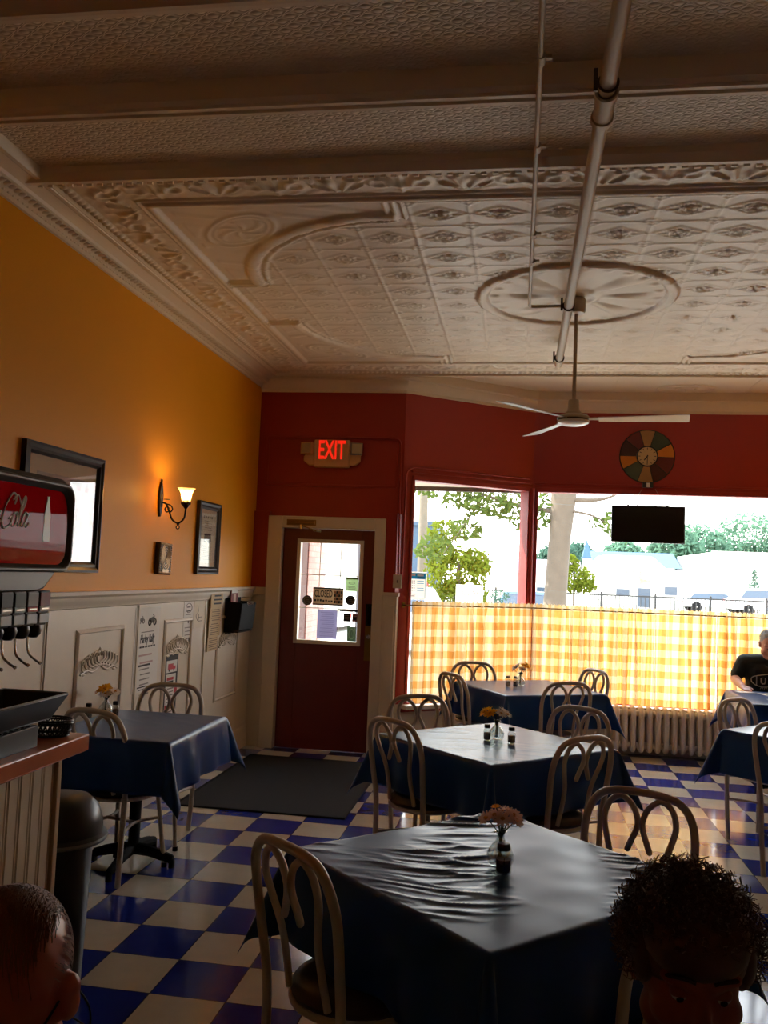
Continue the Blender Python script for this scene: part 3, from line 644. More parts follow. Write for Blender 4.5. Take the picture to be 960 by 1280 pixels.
b = MB(brass); b.tube([(.0, -.01, -.02), (.03, -.02, -.035), (.15, -.015, -.075)], .007, 8); b.m(chrome).tube([(.12, -.01, -.068), (.19, .0, -.078)], .009, 8); b.lathe([(.014, -.01), (.014, .03)], 12, (0, -.01, -.05)); b.build('arm', t)
# notices stuck to the door glass
def TDat(x, z, dy=0.): return frame((x, y0+.0165-dy, z), (1, 0, 0), (0, 0, 1))
def lines(b, m_, x0, x1, yt, n, dy, h, z=.0012, rnd=None, T=None):
    b.m(m_); rnd = rnd or random.Random(1)
    for k in range(n):
        a = (x1-x0)*rnd.uniform(0, .14); c_ = (x1-x0)*rnd.uniform(0, .14); b.box(x0+a, x1-c_, yt-k*dy-h, yt-k*dy, z, z+.0006, T)
T = TDat(-1.765, 1.412, .006); tan_ = sheetmat('aged_sign_board', '#b8a48c', .6)
b = MB(tan_, T); b.box(-.145, .145, -.078, .078, 0, .003); b.m(ink); b.box(-.145, .145, .068, .082, .003, .004); b.box(-.145, .145, -.082, -.07, .003, .004)
T2 = Matrix.Translation((-.045, .022, .0035)) @ Matrix.Diagonal((.62, 1.25, 1, 1)); b.text('CLOSED', .075, T2)
rs = random.Random(5)
for i in range(7): b.box(-.13+i*.026, -.112+i*.026, -.05+rs.uniform(-.004, .004), -.032+rs.uniform(-.006, .006), .003, .004)
for i in range(4):
    for j in range(4):
        b.m((ink, mat('sign_rust', '#8a5a3c', .6))[(i+j) % 2]).box(.055+i*.021, .073+i*.021, -.06+j*.03, -.036+j*.03, .003, .004)
tag(b.build('closed_sign', smooth=0), 'rectangular CLOSED sign hanging on the door glass', 'sign')
def disc(x, z, c1, c2, lab):
    b = MB(c1, TDat(x, z)); b.lathe([(.046, 0), (.046, .002), (.001, .002)], 28); b.m(c2).lathe([(.034, .002), (.034, .0026), (.028, .0026), (.028, .002)], 24, cap=False); b.box(-.022, .022, -.008, -.004, .002, .0028); b.box(-.016, .016, .004, .009, .002, .0028)
    tag(b.build('round_decal', smooth=30), lab, 'sticker')
disc(-1.965, 1.368, mat('olive_decal', '#3a3a1e', .6), ink_grey, 'round dark olive decal left of the CLOSED sign on the door glass')
disc(-1.553, 1.385, mat('teal_black_decal', '#0f1a1c', .6), ink_grey, 'round black decal right of the CLOSED sign on the door glass')
b = MB(sheetmat('pale_green_notice', '#cfe3c0', .55), TDat(-1.545, 1.535)); b.box(-.058, .058, -.065, .065, 0, .0015); b.m(sheetmat('green_band', '#8fbf6a', .3)).box(-.058, .058, .045, .065, .0015, .002)
b.m(ink_grey); b.tube([(.028*math.cos(a*PI/10), .012*math.sin(a*PI/10)+.01, .002) for a in range(20)], .0015, 5, True); lines(b, ink_grey, -.04, .04, -.02, 3, .012, .004, .0015)
tag(b.build('notice', smooth=0), 'pale green notice with an oval emblem high on the right of the door glass', 'notice')
b = MB(sheetmat('lilac_paper', '#c9c7de', .5), TDat(-1.765, 1.155)); b.box(-.095, .095, -.135, .135, 0, .001); lines(b, sheetmat('lilac_ink', '#a9a7c6', .45), -.07, .07, .11, 13, .018, .006)
tag(b.build('menu_sheet', smooth=0), 'pale lilac printed sheet below the CLOSED sign on the door glass', 'notice')
b = MB(ink, TDat(-1.56, 1.288)); b.box(-.092, .092, -.009, .009, 0, .0015); lines(b, ink_grey, -.085, .085, .004, 1, .01, .008, .0015)
tag(b.build('strip_decal', smooth=0), 'narrow black lettered strip under the black round decal', 'sticker')
b = MB(ink, TDat(-1.578, 1.226)); b.box(-.034, .034, -.038, .038, 0, .0015); lines(b, ink_grey, -.025, .025, .02, 3, .016, .007, .0015); tag(b.build('square_decal', smooth=0), 'square black decal low on the right of the door glass', 'sticker')
b = MB(mat('mauve_decal', '#7d4a52', .6), TDat(-1.505, 1.224)); b.box(-.026, .026, -.036, .036, 0, .0015); b.m(ink).box(-.014, .014, -.022, .004, .0015, .002); b.m(paper).box(-.018, .018, .014, .02, .0015, .002); tag(b.build('square_decal', smooth=0), 'small mauve decal touching the door glazing edge beside the square black one', 'sticker')
b = MB(sheetmat('grey_green_decal', '#8ea68c', .4), TDat(-1.53, 1.075)); b.box(-.042, .042, -.068, .068, 0, .0015); b.m(paper); b.tube([(.026*math.cos(a*PI/12), .045*math.sin(a*PI/12), .002) for a in range(24)], .002, 5, True); b.m(ink_grey).tube(spline([(0, -.03, .002), (-.008, .0, .002), (0, .03, .002), (.008, .005, .002)], 4, True), .003, 5)
tag(b.build('arched_decal', smooth=0), 'grey-green decal with an arched panel at the bottom right of the door glass', 'sticker')
# ------------------------------------------------------------------ left wall: frames, sconce, plaque, posters
TL = lambda y, z, dx=.001: frame((XL+dx, y, z), (0, 1, 0), (0, 0, 1))
def picture(name, lab, y0_, y1_, z0, z1, fw, matw, artf):
    cy, cz, hw, hh = (y0_+y1_)/2, (z0+z1)/2, (y1_-y0_)/2, (z1-z0)/2
    t = thing(name, lab, 'picture', (XL+.001, cy, cz)); T = frame((0, 0, 0), (0, 1, 0), (0, 0, 1))
    b = MB(dark_wood); pr = [(0, .0), (0, .030), (fw*.25, .034), (fw*.5, .024), (fw*.75, .028), (fw, .014), (fw, 0)]
    P = [(-hw, -hh, 1, 1), (hw, -hh, -1, 1), (hw, hh, -1, -1), (-hw, hh, 1, -1)]; k = len(pr); vs = []; fs = []
    for x, y, sx, sy in P:
        for o, h in pr: vs.append((x+sx*o, y+sy*o, h))
    for i in range(4):
        for j in range(k): fs.append((i*k+j, ((i+1) % 4)*k+j, ((i+1) % 4)*k+(j+1) % k, i*k+(j+1) % k))
    b.raw(vs, fs, T); b.build('frame', t, smooth=25)
    b = MB(mat('mat_board', '#c9b596', .8), T); b.box(-hw+fw*.8, hw-fw*.8, -hh+fw*.8, hh-fw*.8, .002, .008); b.build('mat_board', t, smooth=0)
    b = MB(None, T); artf(b, hw-fw-matw, hh-fw-matw); b.build('print', t, smooth=0)
    b = MB(picglass, T); b.box(-hw+fw*.9, hw-fw*.9, -hh+fw*.9, hh-fw*.9, .0125, .0135); b.build('glass_pane', t, smooth=0)
    return t
def art1(b, w_, h_):
    b.m(mat('print_blue_green', '#6f8a80', .7, var=.35, vscale=9)).box(-w_, w_, -h_, h_*.72, .008, .009)
    b.m(mat('print_grey', '#a09a8e', .7, var=.3, vscale=14)).box(-w_, w_, h_*.72, h_, .008, .009)
    st = mat('print_red_stripe', '#7a2420', .7)
    for i in range(12): b.m(st if i % 2 else mat('print_cream', '#b7ab97', .7)).box(-w_+i*w_/6, -w_+(i+1)*w_/6, h_*.66, h_*.80, .009, .0094)
    b.m(mat('print_dark', '#3c4a44', .7, var=.4, vscale=20))
    for i in range(6): b.sph((-w_*.7+i*w_*.28, -h_*.25+.05*math.sin(i*2), .009), (w_*.2, h_*.32, .0008), 14, 6)
def art2(b, w_, h_):
    b.m(mat('print_newsprint', '#cdc3ad', .75)).box(-w_, w_, -h_, h_, .008, .009); b.m(ink_grey)
    for s in (-1, 1): b.box(s*w_*.86-.002, s*w_*.86+.002, -h_*.92, h_*.92, .009, .0093)
    for i in range(5): b.box(-w_*.7+i*w_*.28, -w_*.52+i*w_*.28, h_*.80, h_*.9, .009, .0094)
    lines(b, ink_grey, -w_*.6, w_*.6, h_*.7, 5, h_*.09, .004, .009)
    b.m(ink); b.prism([(-w_*.5, -h_*.18), (-w_*.1, -h_*.1), (w_*.1, -h_*.2), (w_*.5, -h_*.12), (w_*.45, h_*.2), (-w_*.5, h_*.18)], .009, .0094)
    lines(b, ink_grey, -w_*.7, w_*.7, -h_*.3, 11, h_*.055, .003, .009)
picture('framed_print', 'large black-framed print with cream mat behind the soda fountain', 4.085, 4.935, 1.585, 2.255, .06, .085, art1)
picture('framed_document', 'narrow dark-framed newspaper page between the sconce and the corner', 6.555, 7.05, 1.585, 2.16, .06, .03, art2)
# wall plaque
t = thing('wall_plaque', 'small ornate bronze relief plaque below the sconce', 'plaque', (XL+.001, 5.91, 1.69)); T = frame((0, 0, 0), (0, 1, 0), (0, 0, 1)) @ Matrix.Translation((0, 0, .03)) @ Matrix.Rotation(R(-2), 4, 'Z')
gold = mat('antique_gold', '#cdb084', .35, .35, var=.3, vscale=60); b = MB(mat('plaque_dark', '#2a1b10', .5), T); b.box(-.105, .105, -.11, .11, -.03, .006); b.build('back_board', t, bevel=.003)
b = MB(gold, T)
for k in range(5): b.tube([((.018+.015*k)*math.cos(a*PI/16), .012+(.022+.018*k)*math.sin(a*PI/16), .008) for a in range(32)], .004, 6, True)
for i in range(13):
    for s in (-1, 1): b.sph((s*.093, -.1+i*.0167, .008), (.008, .007, .006), 8, 5)
for i in range(11):
    for s in (-1, 1): b.sph((-.083+i*.0166, s*.1, .008), (.007, .008, .006), 8, 5)
b.prism([(-.05, -.095), (.05, -.095), (.06, -.075), (-.06, -.075)], .006, .012); b.build('relief', t)
# sconce
sy_ = 5.83
t = thing('wall_sconce', 'lit black iron wall sconce with a flared glass shade on the orange wall', 'wall lamp', (XL+.001, sy_, 2.10))
b = MB(black_metal); T = frame((0, 0, 0), (0, 1, 0), (0, 0, 1))
b.prism([(-.004, -.12), (.004, -.12), (.02, -.08), (.03, -.02), (.032, .03), (.022, .07), (.012, .1), (.004, .12), (-.004, .12), (-.012, .1), (-.022, .07), (-.032, .03), (-.03, -.02), (-.02, -.08)], 0, .016, T)
b.sph((.012, 0, .0), (.014, .022, .06), 14, 10); b.tube([(.01, .011*math.cos(a*PI/6), .13+.011*math.sin(a*PI/6)) for a in range(12)], .004, 6, True); b.build('backplate', t, smooth=40)
b = MB(black_metal); b.tube(spline([(.015, 0, -.02), (.05, .0, -.03), (.075, .0, -.075), (.10, .0, -.135), (.145, .0, -.16), (.185, .0, -.13), (.195, .0, -.075), (.195, 0, -.05)], 7), .0065, 10)
b.tube(spline([(.05, 0, -.03), (.085, .0, -.04), (.10, .0, -.065), (.085, 0, -.085), (.068, 0, -.07), (.075, 0, -.055)], 6), .005, 8); b.tube(spline([(.08, 0, -.08), (.055, 0, -.085), (.045, 0, -.065), (.055, 0, -.05)], 6), .005, 8)
b.tube([(.145+.012*math.cos(a*PI/6), 0, -.19+.012*math.sin(a*PI/6)) for a in range(12)], .0035, 6, True); b.sph((.145, 0, -.165), .011, 10, 8); b.lathe([(.001, 0), (.022, 0), (.02, .004), (.001, .004)], 16, (.055, 0, .0)); b.build('arm', t, smooth=50)
b = MB(black_metal); b.lathe([(.008, -.06), (.02, -.045), (.026, -.03), (.03, -.02), (.026, -.012), (.02, -.008), (.018, .01), (.001, .012)], 20, (.195, 0, 0))
for k in range(8): b.sph((.195+.03*math.cos(k*PI/4), .03*math.sin(k*PI/4), -.022), (.007, .007, .012), 8, 6)
b.build('socket', t, smooth=40)
shm = glassmat('shade_glass', (.42, .33, .22), .08); nt_ = shm.node_tree; tl_ = nt_.nodes.new('ShaderNodeBsdfTranslucent'); tl_.inputs['Color'].default_value = lin('#f0d8ae'); ms_ = nt_.nodes.new('ShaderNodeMixShader'); ms_.inputs[0].default_value = .35
src_ = nt_.nodes['Material Output'].inputs['Surface'].links[0].from_socket; nt_.links.new(src_, ms_.inputs[1]); nt_.links.new(tl_.outputs[0], ms_.inputs[2]); nt_.links.new(ms_.outputs[0], nt_.nodes['Material Output'].inputs['Surface'])
b = MB(shm); n = 40; prf = [(.030, -.012), (.033, .015), (.038, .045), (.05, .07), (.062, .082)]; vs = []; fs = []
for r_, z in prf:
    for j in range(n): a = 2*PI*j/n; q = r_*(1+.04*math.cos(8*a)*(z > .04)); vs.append((.195+q*math.cos(a), q*math.sin(a), z))
for i in range(len(prf)-1):
    for j in range(n): fs.append((i*n+j, i*n+(j+1) % n, (i+1)*n+(j+1) % n, (i+1)*n+j))
b.raw(vs, fs); b.build('glass_shade', t, smooth=60)
b = MB(emitmat('lit_bulb', '#ffc878', BULB)); b.lathe([(.009, .012), (.013, .022), (.019, .037), (.019, .05), (.012, .062), (.001, .066)], 18, (.195, 0, 0)); b.build('bulb', t, smooth=60)
# posters and notices taped to the wainscot
def poster(name, lab, cat, y0_, y1_, z0, z1, base, fn, th=.0015, tilt=0., dx=.001):
    w_, h_ = (y1_-y0_)/2, (z1-z0)/2; T = frame((XL+dx, (y0_+y1_)/2, (z0+z1)/2), (0, 1, 0), (0, 0, 1)) @ Matrix.Rotation(R(tilt), 4, 'Z'); b = MB(base, T); b.box(-w_, w_, -h_, h_, 0, th); fn(b, w_, h_, th); return tag(b.build(name, smooth=0), lab, cat)
def motorcycle(b, x, y, s, th, m_):
    b.m(m_)
    for dx in (-1, 1): b.tube([(x+dx*s*.55+s*.27*math.cos(a*PI/8), y-s*.25+s*.27*math.sin(a*PI/8), th) for a in range(16)], s*.07, 6, True)
    b.prism([(x-s*.6, y-s*.15), (x-s*.2, y-s*.35), (x+s*.25, y-s*.3), (x+s*.5, y+s*.1), (x+s*.25, y+s*.25), (x-s*.3, y+s*.15), (x-s*.7, y+s*.1)], th, th+.0006)
    b.tube([(x+s*.5, y-s*.2, th), (x+s*.3, y+s*.35, th), (x+s*.15, y+s*.42, th)], s*.05, 6)
def rally(b, w_, h_, th):
    motorcycle(b, -w_*.5, h_*.72, .05, th, ink_grey); motorcycle(b, w_*.35, h_*.70, .075, th, ink)
    lines(b, ink_grey, -w_*.5, w_*.7, h_*.42, 1, .02, .006, th); b.m(ink).text('Harley Rally', .066, Matrix.Translation((w_*.02, h_*.24, th)) @ Matrix.Diagonal((.72, 1.2, 1, 1)), shear=.25)
    b.m(ink); [b.box(-w_*.78+i*w_*.22, -w_*.62+i*w_*.22, h_*.06-.007, h_*.06+.005, th, th+.0006) for i in range(7)]
    lines(b, mat('pink_ink', '#b79a94', .7), -w_*.6, w_*.6, -h_*.12, 2, .05, .012, th); lines(b, ink, -w_*.6, w_*.5, -h_*.36, 1, .04, .013, th); lines(b, ink_grey, -w_*.5, w_*.4, -h_*.46, 6, .034, .008, th); lines(b, ink, -w_*.6, w_*.2, -h_*.88, 1, .04, .008, th)
poster('rally_poster', 'tall pale poster with two motorcycles and lettering, above the left table', 'poster', 5.55, 5.955, .79, 1.355, paper, rally)
def truck(b, w_, h_, th):
    b.m(ink).box(-w_, w_, -h_, h_, th, th+.0005); b.m(paper).box(-w_*.84, w_*.84, h_*.45, h_*.82, th+.0005, th+.001); b.box(-w_*.84, w_*.72, -h_*.85, h_*.4, th+.0005, th+.001); z = th+.001
    b.m(ink_red).box(-w_*.6, w_*.25, h_*.54, h_*.72, z, z+.0006); b.box(w_*.25, w_*.6, h_*.54, h_*.64, z, z+.0006); b.m(ink); b.sph((-w_*.4, h_*.53, z), (.013, .013, .0006), 12, 4); b.sph((w_*.35, h_*.53, z), (.013, .013, .0006), 12, 4)
    lines(b, ink_red, -w_*.7, w_*.5, h_*.30, 1, .04, .022, z); lines(b, ink, -w_*.7, w_*.5, h_*.19, 1, .04, .018, z); lines(b, ink_grey, -w_*.65, w_*.5, h_*.07, 9, .024, .008, z); b.m(ink_red).sph((w_*.8, -h_*.15, z), (.03, .035, .0006), 14, 4); b.box(-w_*.8, -w_*.3, -h_*.95, -h_*.55, z, z+.0006)
poster('truck_poster', 'black-edged poster with a red truck, just above the far chair of the left table', 'poster', 6.10, 6.335, .53, .995, paper, truck, tilt=-1)
def menu1(b, w_, h_, th):
    b.m(ink_grey); b.tube([(w_*.62*math.cos(a*PI/12), h_*.72+.035*math.sin(a*PI/12), th) for a in range(24)], .0025, 5, True); lines(b, ink, -w_*.4, w_*.4, h_*.78, 2, .03, .008, th); b.m(ink).sph((0, h_*.18, th), (.014, .022, .0006), 12, 4); lines(b, ink_grey, -w_*.6, w_*.6, h_*.45, 1, .02, .005, th); lines(b, ink_grey, -w_*.7, w_*.6, -h_*.1, 4, .028, .006, th); b.m(ink).box(w_*.2, w_*.6, -h_*.85, -h_*.55, th, th+.0006); lines(b, ink, -w_*.7, -w_*.05, -h_*.6, 3, .02, .008, th)
poster('flyer', 'white flyer with an oval heading pinned under the wainscot cap', 'flyer', 6.40, 6.60, 1.02, 1.375, paper, menu1)
def card(b, w_, h_, th):
    b.m(ink_grey); b.tube(spline([(-w_*.4, h_*.7, th), (-w_*.2, h_*.2, th), (-w_*.6, -.01, th), (-w_*.2, -.05, th), (-w_*.1, 0, th)], 5), .002, 5); lines(b, ink_grey, -w_*.2, w_*.6, -.02, 2, .03, .005, th)
poster('note_card', 'cream card with a faint script initial beside the white flyer', 'flyer', 6.61, 6.85, 1.16, 1.375, mat('cream_card', '#d8cfba', .7), card)
# hanging strip of overlapping tan cards
t = thing('card_strip', 'hanging tan strip of overlapping printed cards left of the black rack', 'sign', (XL+.001, 7.06, 1.20))
b = MB(kraft); b.box(0, .006, -.12, .12, -.2, .2); b.build('backing', t, smooth=0)
for i in range(4):
    T = frame((.006*(4-i), 0, 0), (0, 1, 0), (0, 0, 1)); z1 = .235-i*.118; b = MB(kraft, T); w_ = .145-i*.004; hh = .125
    b.prism([(-w_, z1-hh), (w_, z1-hh), (w_, z1-.02), (w_*.8, z1), (-w_*.8, z1), (-w_, z1-.02)], 0, .003); rr_ = random.Random(i)
    if i == 0: lines(b, ink, -w_*.6, w_*.8, z1-.02, 3, .032, .013, .003, rr_)
    else: lines(b, mat('brown_ink', '#6a543c', .7), -w_*.8, w_*.8, z1-.02, 6, .017, .006, .003, rr_)
    b.build('card', t, smooth=0)
t = thing('brochure_rack', 'black wall rack holding a red leaflet near the corner', 'rack', (XL+.001, 7.54, 1.09))
b = MB(matte_black); b.box(0, .012, -.20, .20, -.02, .36); b.prism([(0, 0), (.13, .02), (.15, .25), (.14, .26), (.0, .26)], -.20, -.19, frame((0, 0, 0), (1, 0, 0), (0, 0, 1))); b.prism([(0, 0), (.13, .02), (.15, .25), (.14, .26), (.0, .26)], .19, .20, frame((0, 0, 0), (1, 0, 0), (0, 0, 1)))
b.raw([(.13, -.2, .02), (.13, .2, .02), (.15, .2, .25), (.15, -.2, .25), (.135, -.2, .02), (.135, .2, .02), (.155, .2, .25), (.155, -.2, .25)], [(0, 1, 2, 3), (7, 6, 5, 4), (0, 4, 5, 1), (3, 2, 6, 7), (1, 5, 6, 2), (0, 3, 7, 4)]); b.box(0, .13, -.2, .2, 0, .012)
b.m(chrome).box(.148, .157, -.05, .12, .235, .262); b.build('holder', t, bevel=.003)
b = MB(mat('leaflet_red', '#7c2b26', .6)); b.box(.03, .04, -.16, .02, .05, .37); b.m(mat('leaflet_skin', '#c9a58c', .6)).box(.04, .0415, -.10, -.04, .26, .33); b.m(paper).box(.04, .0415, -.15, .01, .335, .36); tag(b.build('leaflet', None, (XL+.001, 7.54, 1.09), smooth=0), 'red printed leaflet standing in the black wall rack', 'leaflet')
# ------------------------------------------------------------------ ceiling pipes and fan
t = thing('water_pipe', 'thick painted pipe running along the ceiling past the fan mount', 'pipe', (.25, 4.9, 3.36))
b = MB(conduit_grey); b.tube([(-.004, -6.5, 0), (.0, 2.15, 0)], .029, 16); b.sph((0, 2.15, 0), (.029, .02, .029), 14, 8); b.build('pipe_run', t, smooth=50)
b = MB(conduit_grey)
for y in (-1.83, -1.66): b.lathe([(.036, -.02), (.042, -.015), (.042, .015), (.036, .02)], 18, T=frame((0, y, 0), (1, 0, 0), (0, 0, 1)))
b.tube([(0, -1.85, 0), (0, -1.63, 0)], .036, 16); b.build('coupling', t, smooth=40)
for y in (-1.90, .62, 1.95):
    b = MB(mat('dark_hanger', '#4a3a2c', .5, .5)); b.tube([(.033*math.cos(a*PI/10), y, .033*math.sin(a*PI/10)) for a in range(20)], .005, 6, True); b.tube([(0, y, .03), (0, y, .13)], .005, 8); b.box(-.05, -.036, y-.006, y+.006, -.03, .05); b.build('hanger', t, smooth=40)
t = thing('electrical_conduit', 'thin conduit along the ceiling left of the thick pipe, bending to the fan mount', 'conduit', (.02, 4.0, 3.424))
b = MB(conduit_grey); b.tube([(.012, -6, .0), (-.012, 1.66, 0)]+spline([(-.012, 1.70, 0), (-.004, 1.735, 0), (.03, 1.745, 0)], 4)+[(.222, 1.735, 0)], .0105, 10); b.build('conduit_run', t, smooth=50)
for y in (-1.05, -.42, .52, .92):
    b = MB(conduit_grey); b.tube([(0, y-.025, 0), (0, y+.025, 0)], .0145, 10); b.box(-.005, .035, y-.008, y+.008, .0, .012); b.box(-.004, .004, y-.006, y+.006, .01, .05); b.build('strap', t, smooth=40)
t = thing('ceiling_fan', 'three-bladed pale ceiling fan hanging from the medallion on a long rod', 'ceiling fan', (.31, 5.80, 2.69))
fanw = mat('fan_enamel', '#b8a98f', .35, var=.05); blade_m = mat('fan_blade_enamel', '#e6eaea', .25, spec=.7, var=.04)
b = MB(fanw); b.lathe([(.02, .79), (.05, .785), (.058, .77), (.058, .70), (.05, .685), (.02, .68)], 24, (0, -.06, 0)); b.build('canopy', t, smooth=40)
b = MB(fanw); b.tube([(0, -.06, .70), (0, -.0, .10)], .0125, 12); b.build('downrod', t, smooth=50)
b = MB(fanw); b.lathe([(.014, .135), (.034, .13), (.040, .06), (.05, .05), (.05, .035)], 24); b.build('coupling_cover', t, smooth=40)
b = MB(fanw); b.lathe([(.05, .036), (.09, .030), (.105, .016), (.105, .004)], 32); b.m(mat('fan_vent_dark', '#55493b', .5)).lathe([(.1, .004), (.096, -.004), (.1, -.010)], 32, cap=False); b.m(blade_m).lathe([(.103, -.008), (.10, -.022), (.07, -.034), (.02, -.038), (.001, -.038)], 32); b.build('motor', t, smooth=40)
for k in range(3):
    T = Matrix.Rotation(R(-8+120*k), 4, 'Z') @ Matrix.Rotation(R(-11), 4, 'X')
    b = MB(blade_m); b.prism([(.16, -.035), (.70, -.066), (.715, -.058), (.715, .058), (.70, .066), (.16, .035)], -.0, .005, T); b.m(fanw).prism([(.09, -.018), (.2, -.028), (.2, .028), (.09, .018)], .004, .010, T)
    for x in (.13, .18): b.sph((x, 0, .01), (.006, .006, .003), 8, 5, T)
    b.build('blade', t, smooth=30, bevel=.0015)
# ------------------------------------------------------------------ exit sign, conduits, switch, clock, hanging panel
t = thing('exit_sign', 'beige EXIT sign with two emergency lamp heads over the door', 'exit sign', (-1.775, YD-.012, 2.745)); T = frame((0, 0, 0), (1, 0, 0), (0, 0, 1)); beige = mat('beige_plastic', '#d2a674', .5, var=.04)
b = MB(beige, T); b.box(-.17, .17, -.13, .13, .0, .06); b.build('housing', t, bevel=.012)
b = MB(beige, T); b.prism([(-.27, -.03), (-.27, -.07), (-.22, -.11), (.22, -.11), (.27, -.07), (.27, .0), (.2, .06), (-.2, .06)], 0, .045); b.build('battery_case', t, bevel=.008)
b = MB(emitmat('exit_red_glow', '#ff2a14', .55), T); b.text('EXIT', .205, Matrix.Translation((0, .025, .0605)) @ Matrix.Diagonal((.62, 1.2, 1, 1)), .0015); b.build('letters', t, smooth=0)
for s in (-1, 1):
    b = MB(beige if s < 0 else mat('grey_lamp_shell', '#8b8377', .4), T); F = Matrix.Translation((s*.235, .045, .055)) @ Matrix.Rotation(R(s*14), 4, 'Y'); b.box(-.055, .055, -.055, .055, -.03, .03, F); b.m(mat('lamp_lens', '#c9b893', .2, .0, .8)).box(-.044, .044, -.044, .044, .03, .034, F); b.lathe([(.034, .034), (.02, .026), (.008, .024), (.001, .036)], 16, T=F); b.build('lamp_head', t, bevel=.008)
def conduit(lab, pts, r_, m_):
    b = MB(m_); b.tube(pts, r_, 8); return tag(b.build('wall_conduit', smooth=50), lab, 'conduit')
conduit('red painted conduit from the exit sign bending down to the switch box', [(-1.66, YD-.013, 2.905)]+spline([(-1.22, YD-.013, 2.90), (-1.15, YD-.013, 2.885), (-1.13, YD-.013, 2.82)], 5)+[(-1.125, YD-.013, 2.3), (-1.112, YD-.075, 2.2), (-1.10, YD-.075, 1.64)], .010, red_paint)
P = lambda s, z: tuple(WF @ Vector((s, z, .02)))
conduit('red painted conduit rising from the switch box and arching over the angled window', [P(.015, 1.64)]+spline([P(.018, 2.50), P(.03, 2.60), P(.10, 2.645), P(.2, 2.65)], 5)+[P(LAB-.06, 2.65)], .009, red_paint)
b = MB(mat('white_switch_plate', '#cfc6b4', .4)); F = frame((-1.105, YD-.10, 1.58), (1, .15, 0), (0, 0, 1)); b.box(-.04, .04, -.062, .062, -.02, .025, F); b.m(ink_grey).box(-.006, .006, -.014, .014, .025, .033, F); tag(b.build('switch_box', bevel=.004), 'small white switch box on the red pier at the left of the angled window', 'switch')
t = thing('wall_clock', 'round wall clock framed by a wheel of coloured wedges over the window', 'clock', (1.205, YW-.001, 2.905)); T = frame((0, 0, 0), (1, 0, 0), (0, 0, 1))
cl = {'t': mat('wedge_tan', '#a37a45', .5), 'g': mat('wedge_green', '#3f4a34', .5), 'o': mat('wedge_orange', '#c97a1c', .5), 'm': mat('wedge_maroon', '#641a16', .5), 'b': mat('wedge_brown', '#43180f', .5)}
segs = [(-17, 17, 't'), (17, 60, 'g'), (60, 92, 'o'), (92, 132, 'm'), (132, 166, 'b'), (166, 200, 't'), (200, 240, 'g'), (240, 271, 'o'), (271, 308, 'b'), (308, 343, 'm')]
b = MB(dark_wood, T); b.lathe([(.265, 0), (.268, .012), (.262, .02), (.25, .016), (.001, .014)], 64); b.build('wheel_rim', t, smooth=40)
for a0, a1, c_ in segs:
    b = MB(cl[c_], T); n = 8; pp = [(.258*math.sin(R(a0+1+(a1-a0-2)*i/n)), .258*math.cos(R(a0+1+(a1-a0-2)*i/n))) for i in range(n+1)]+[(.105*math.sin(R(a1-1.5-(a1-a0-3)*i/n)), .105*math.cos(R(a1-1.5-(a1-a0-3)*i/n))) for i in range(n+1)]
    b.prism(pp[::-1], .012, .022); b.build('wedge', t, smooth=0, bevel=.0015)
b = MB(dark_wood, T); b.lathe([(.103, .012), (.103, .034), (.094, .038), (.092, .03), (.001, .028)], 40); b.m(mat('clock_face_cream', '#c9ab77', .5)).lathe([(.092, .0285), (.092, .0305), (.001, .0305)], 40); b.m(ink)
for k in range(12):
    a = k*PI/6; F = Matrix.Rotation(-a, 4, 'Z'); b.box(-.003, .003, .066, .085, .0305, .0318, F)
b.build('dial', t, smooth=30)
b = MB(ink, T); b.box(-.0035, .0035, -.012, .072, .033, .0345, Matrix.Rotation(R(-180), 4, 'Z')); b.box(-.005, .005, -.01, .05, .0345, .036, Matrix.Rotation(R(-217), 4, 'Z')); b.sph((0, 0, .035), (.006, .006, .004), 10, 6); b.build('hands', t, smooth=0)
t = thing('sensor_box', 'tiny dark box with a white face on the window header under the clock', 'sensor', (1.215, YW-.016, 2.615)); b = MB(black_plastic, T); b.box(-.05, .05, -.022, .026, 0, .035); b.m(paper).box(-.016, .018, -.02, .024, .035, .04); b.build('case', t, bevel=.003)
t = thing('hanging_panel', 'black rectangular panel hung in the right window below the clock', 'panel', (1.21, YW-.12, 2.225)); T = frame((0, 0, 0), (1, .0, 0), (0, 0, 1))
b = MB(black_plastic, T); b.box(-.345, .345, -.18, .18, -.02, .02); b.box(-.335, .335, -.17, .17, .02, .024)
for x in (-.19, -.1, .07, .18): b.box(x-.01, x+.01, .18, .19, -.01, .01)
b.build('panel_case', t, bevel=.004)
for s in (-1, 1):
    b = MB(steel, T); b.tube([(s*.16, .18, 0), (s*.06, .345, .02)], .0016, 6); b.build('hanging_wire', t)
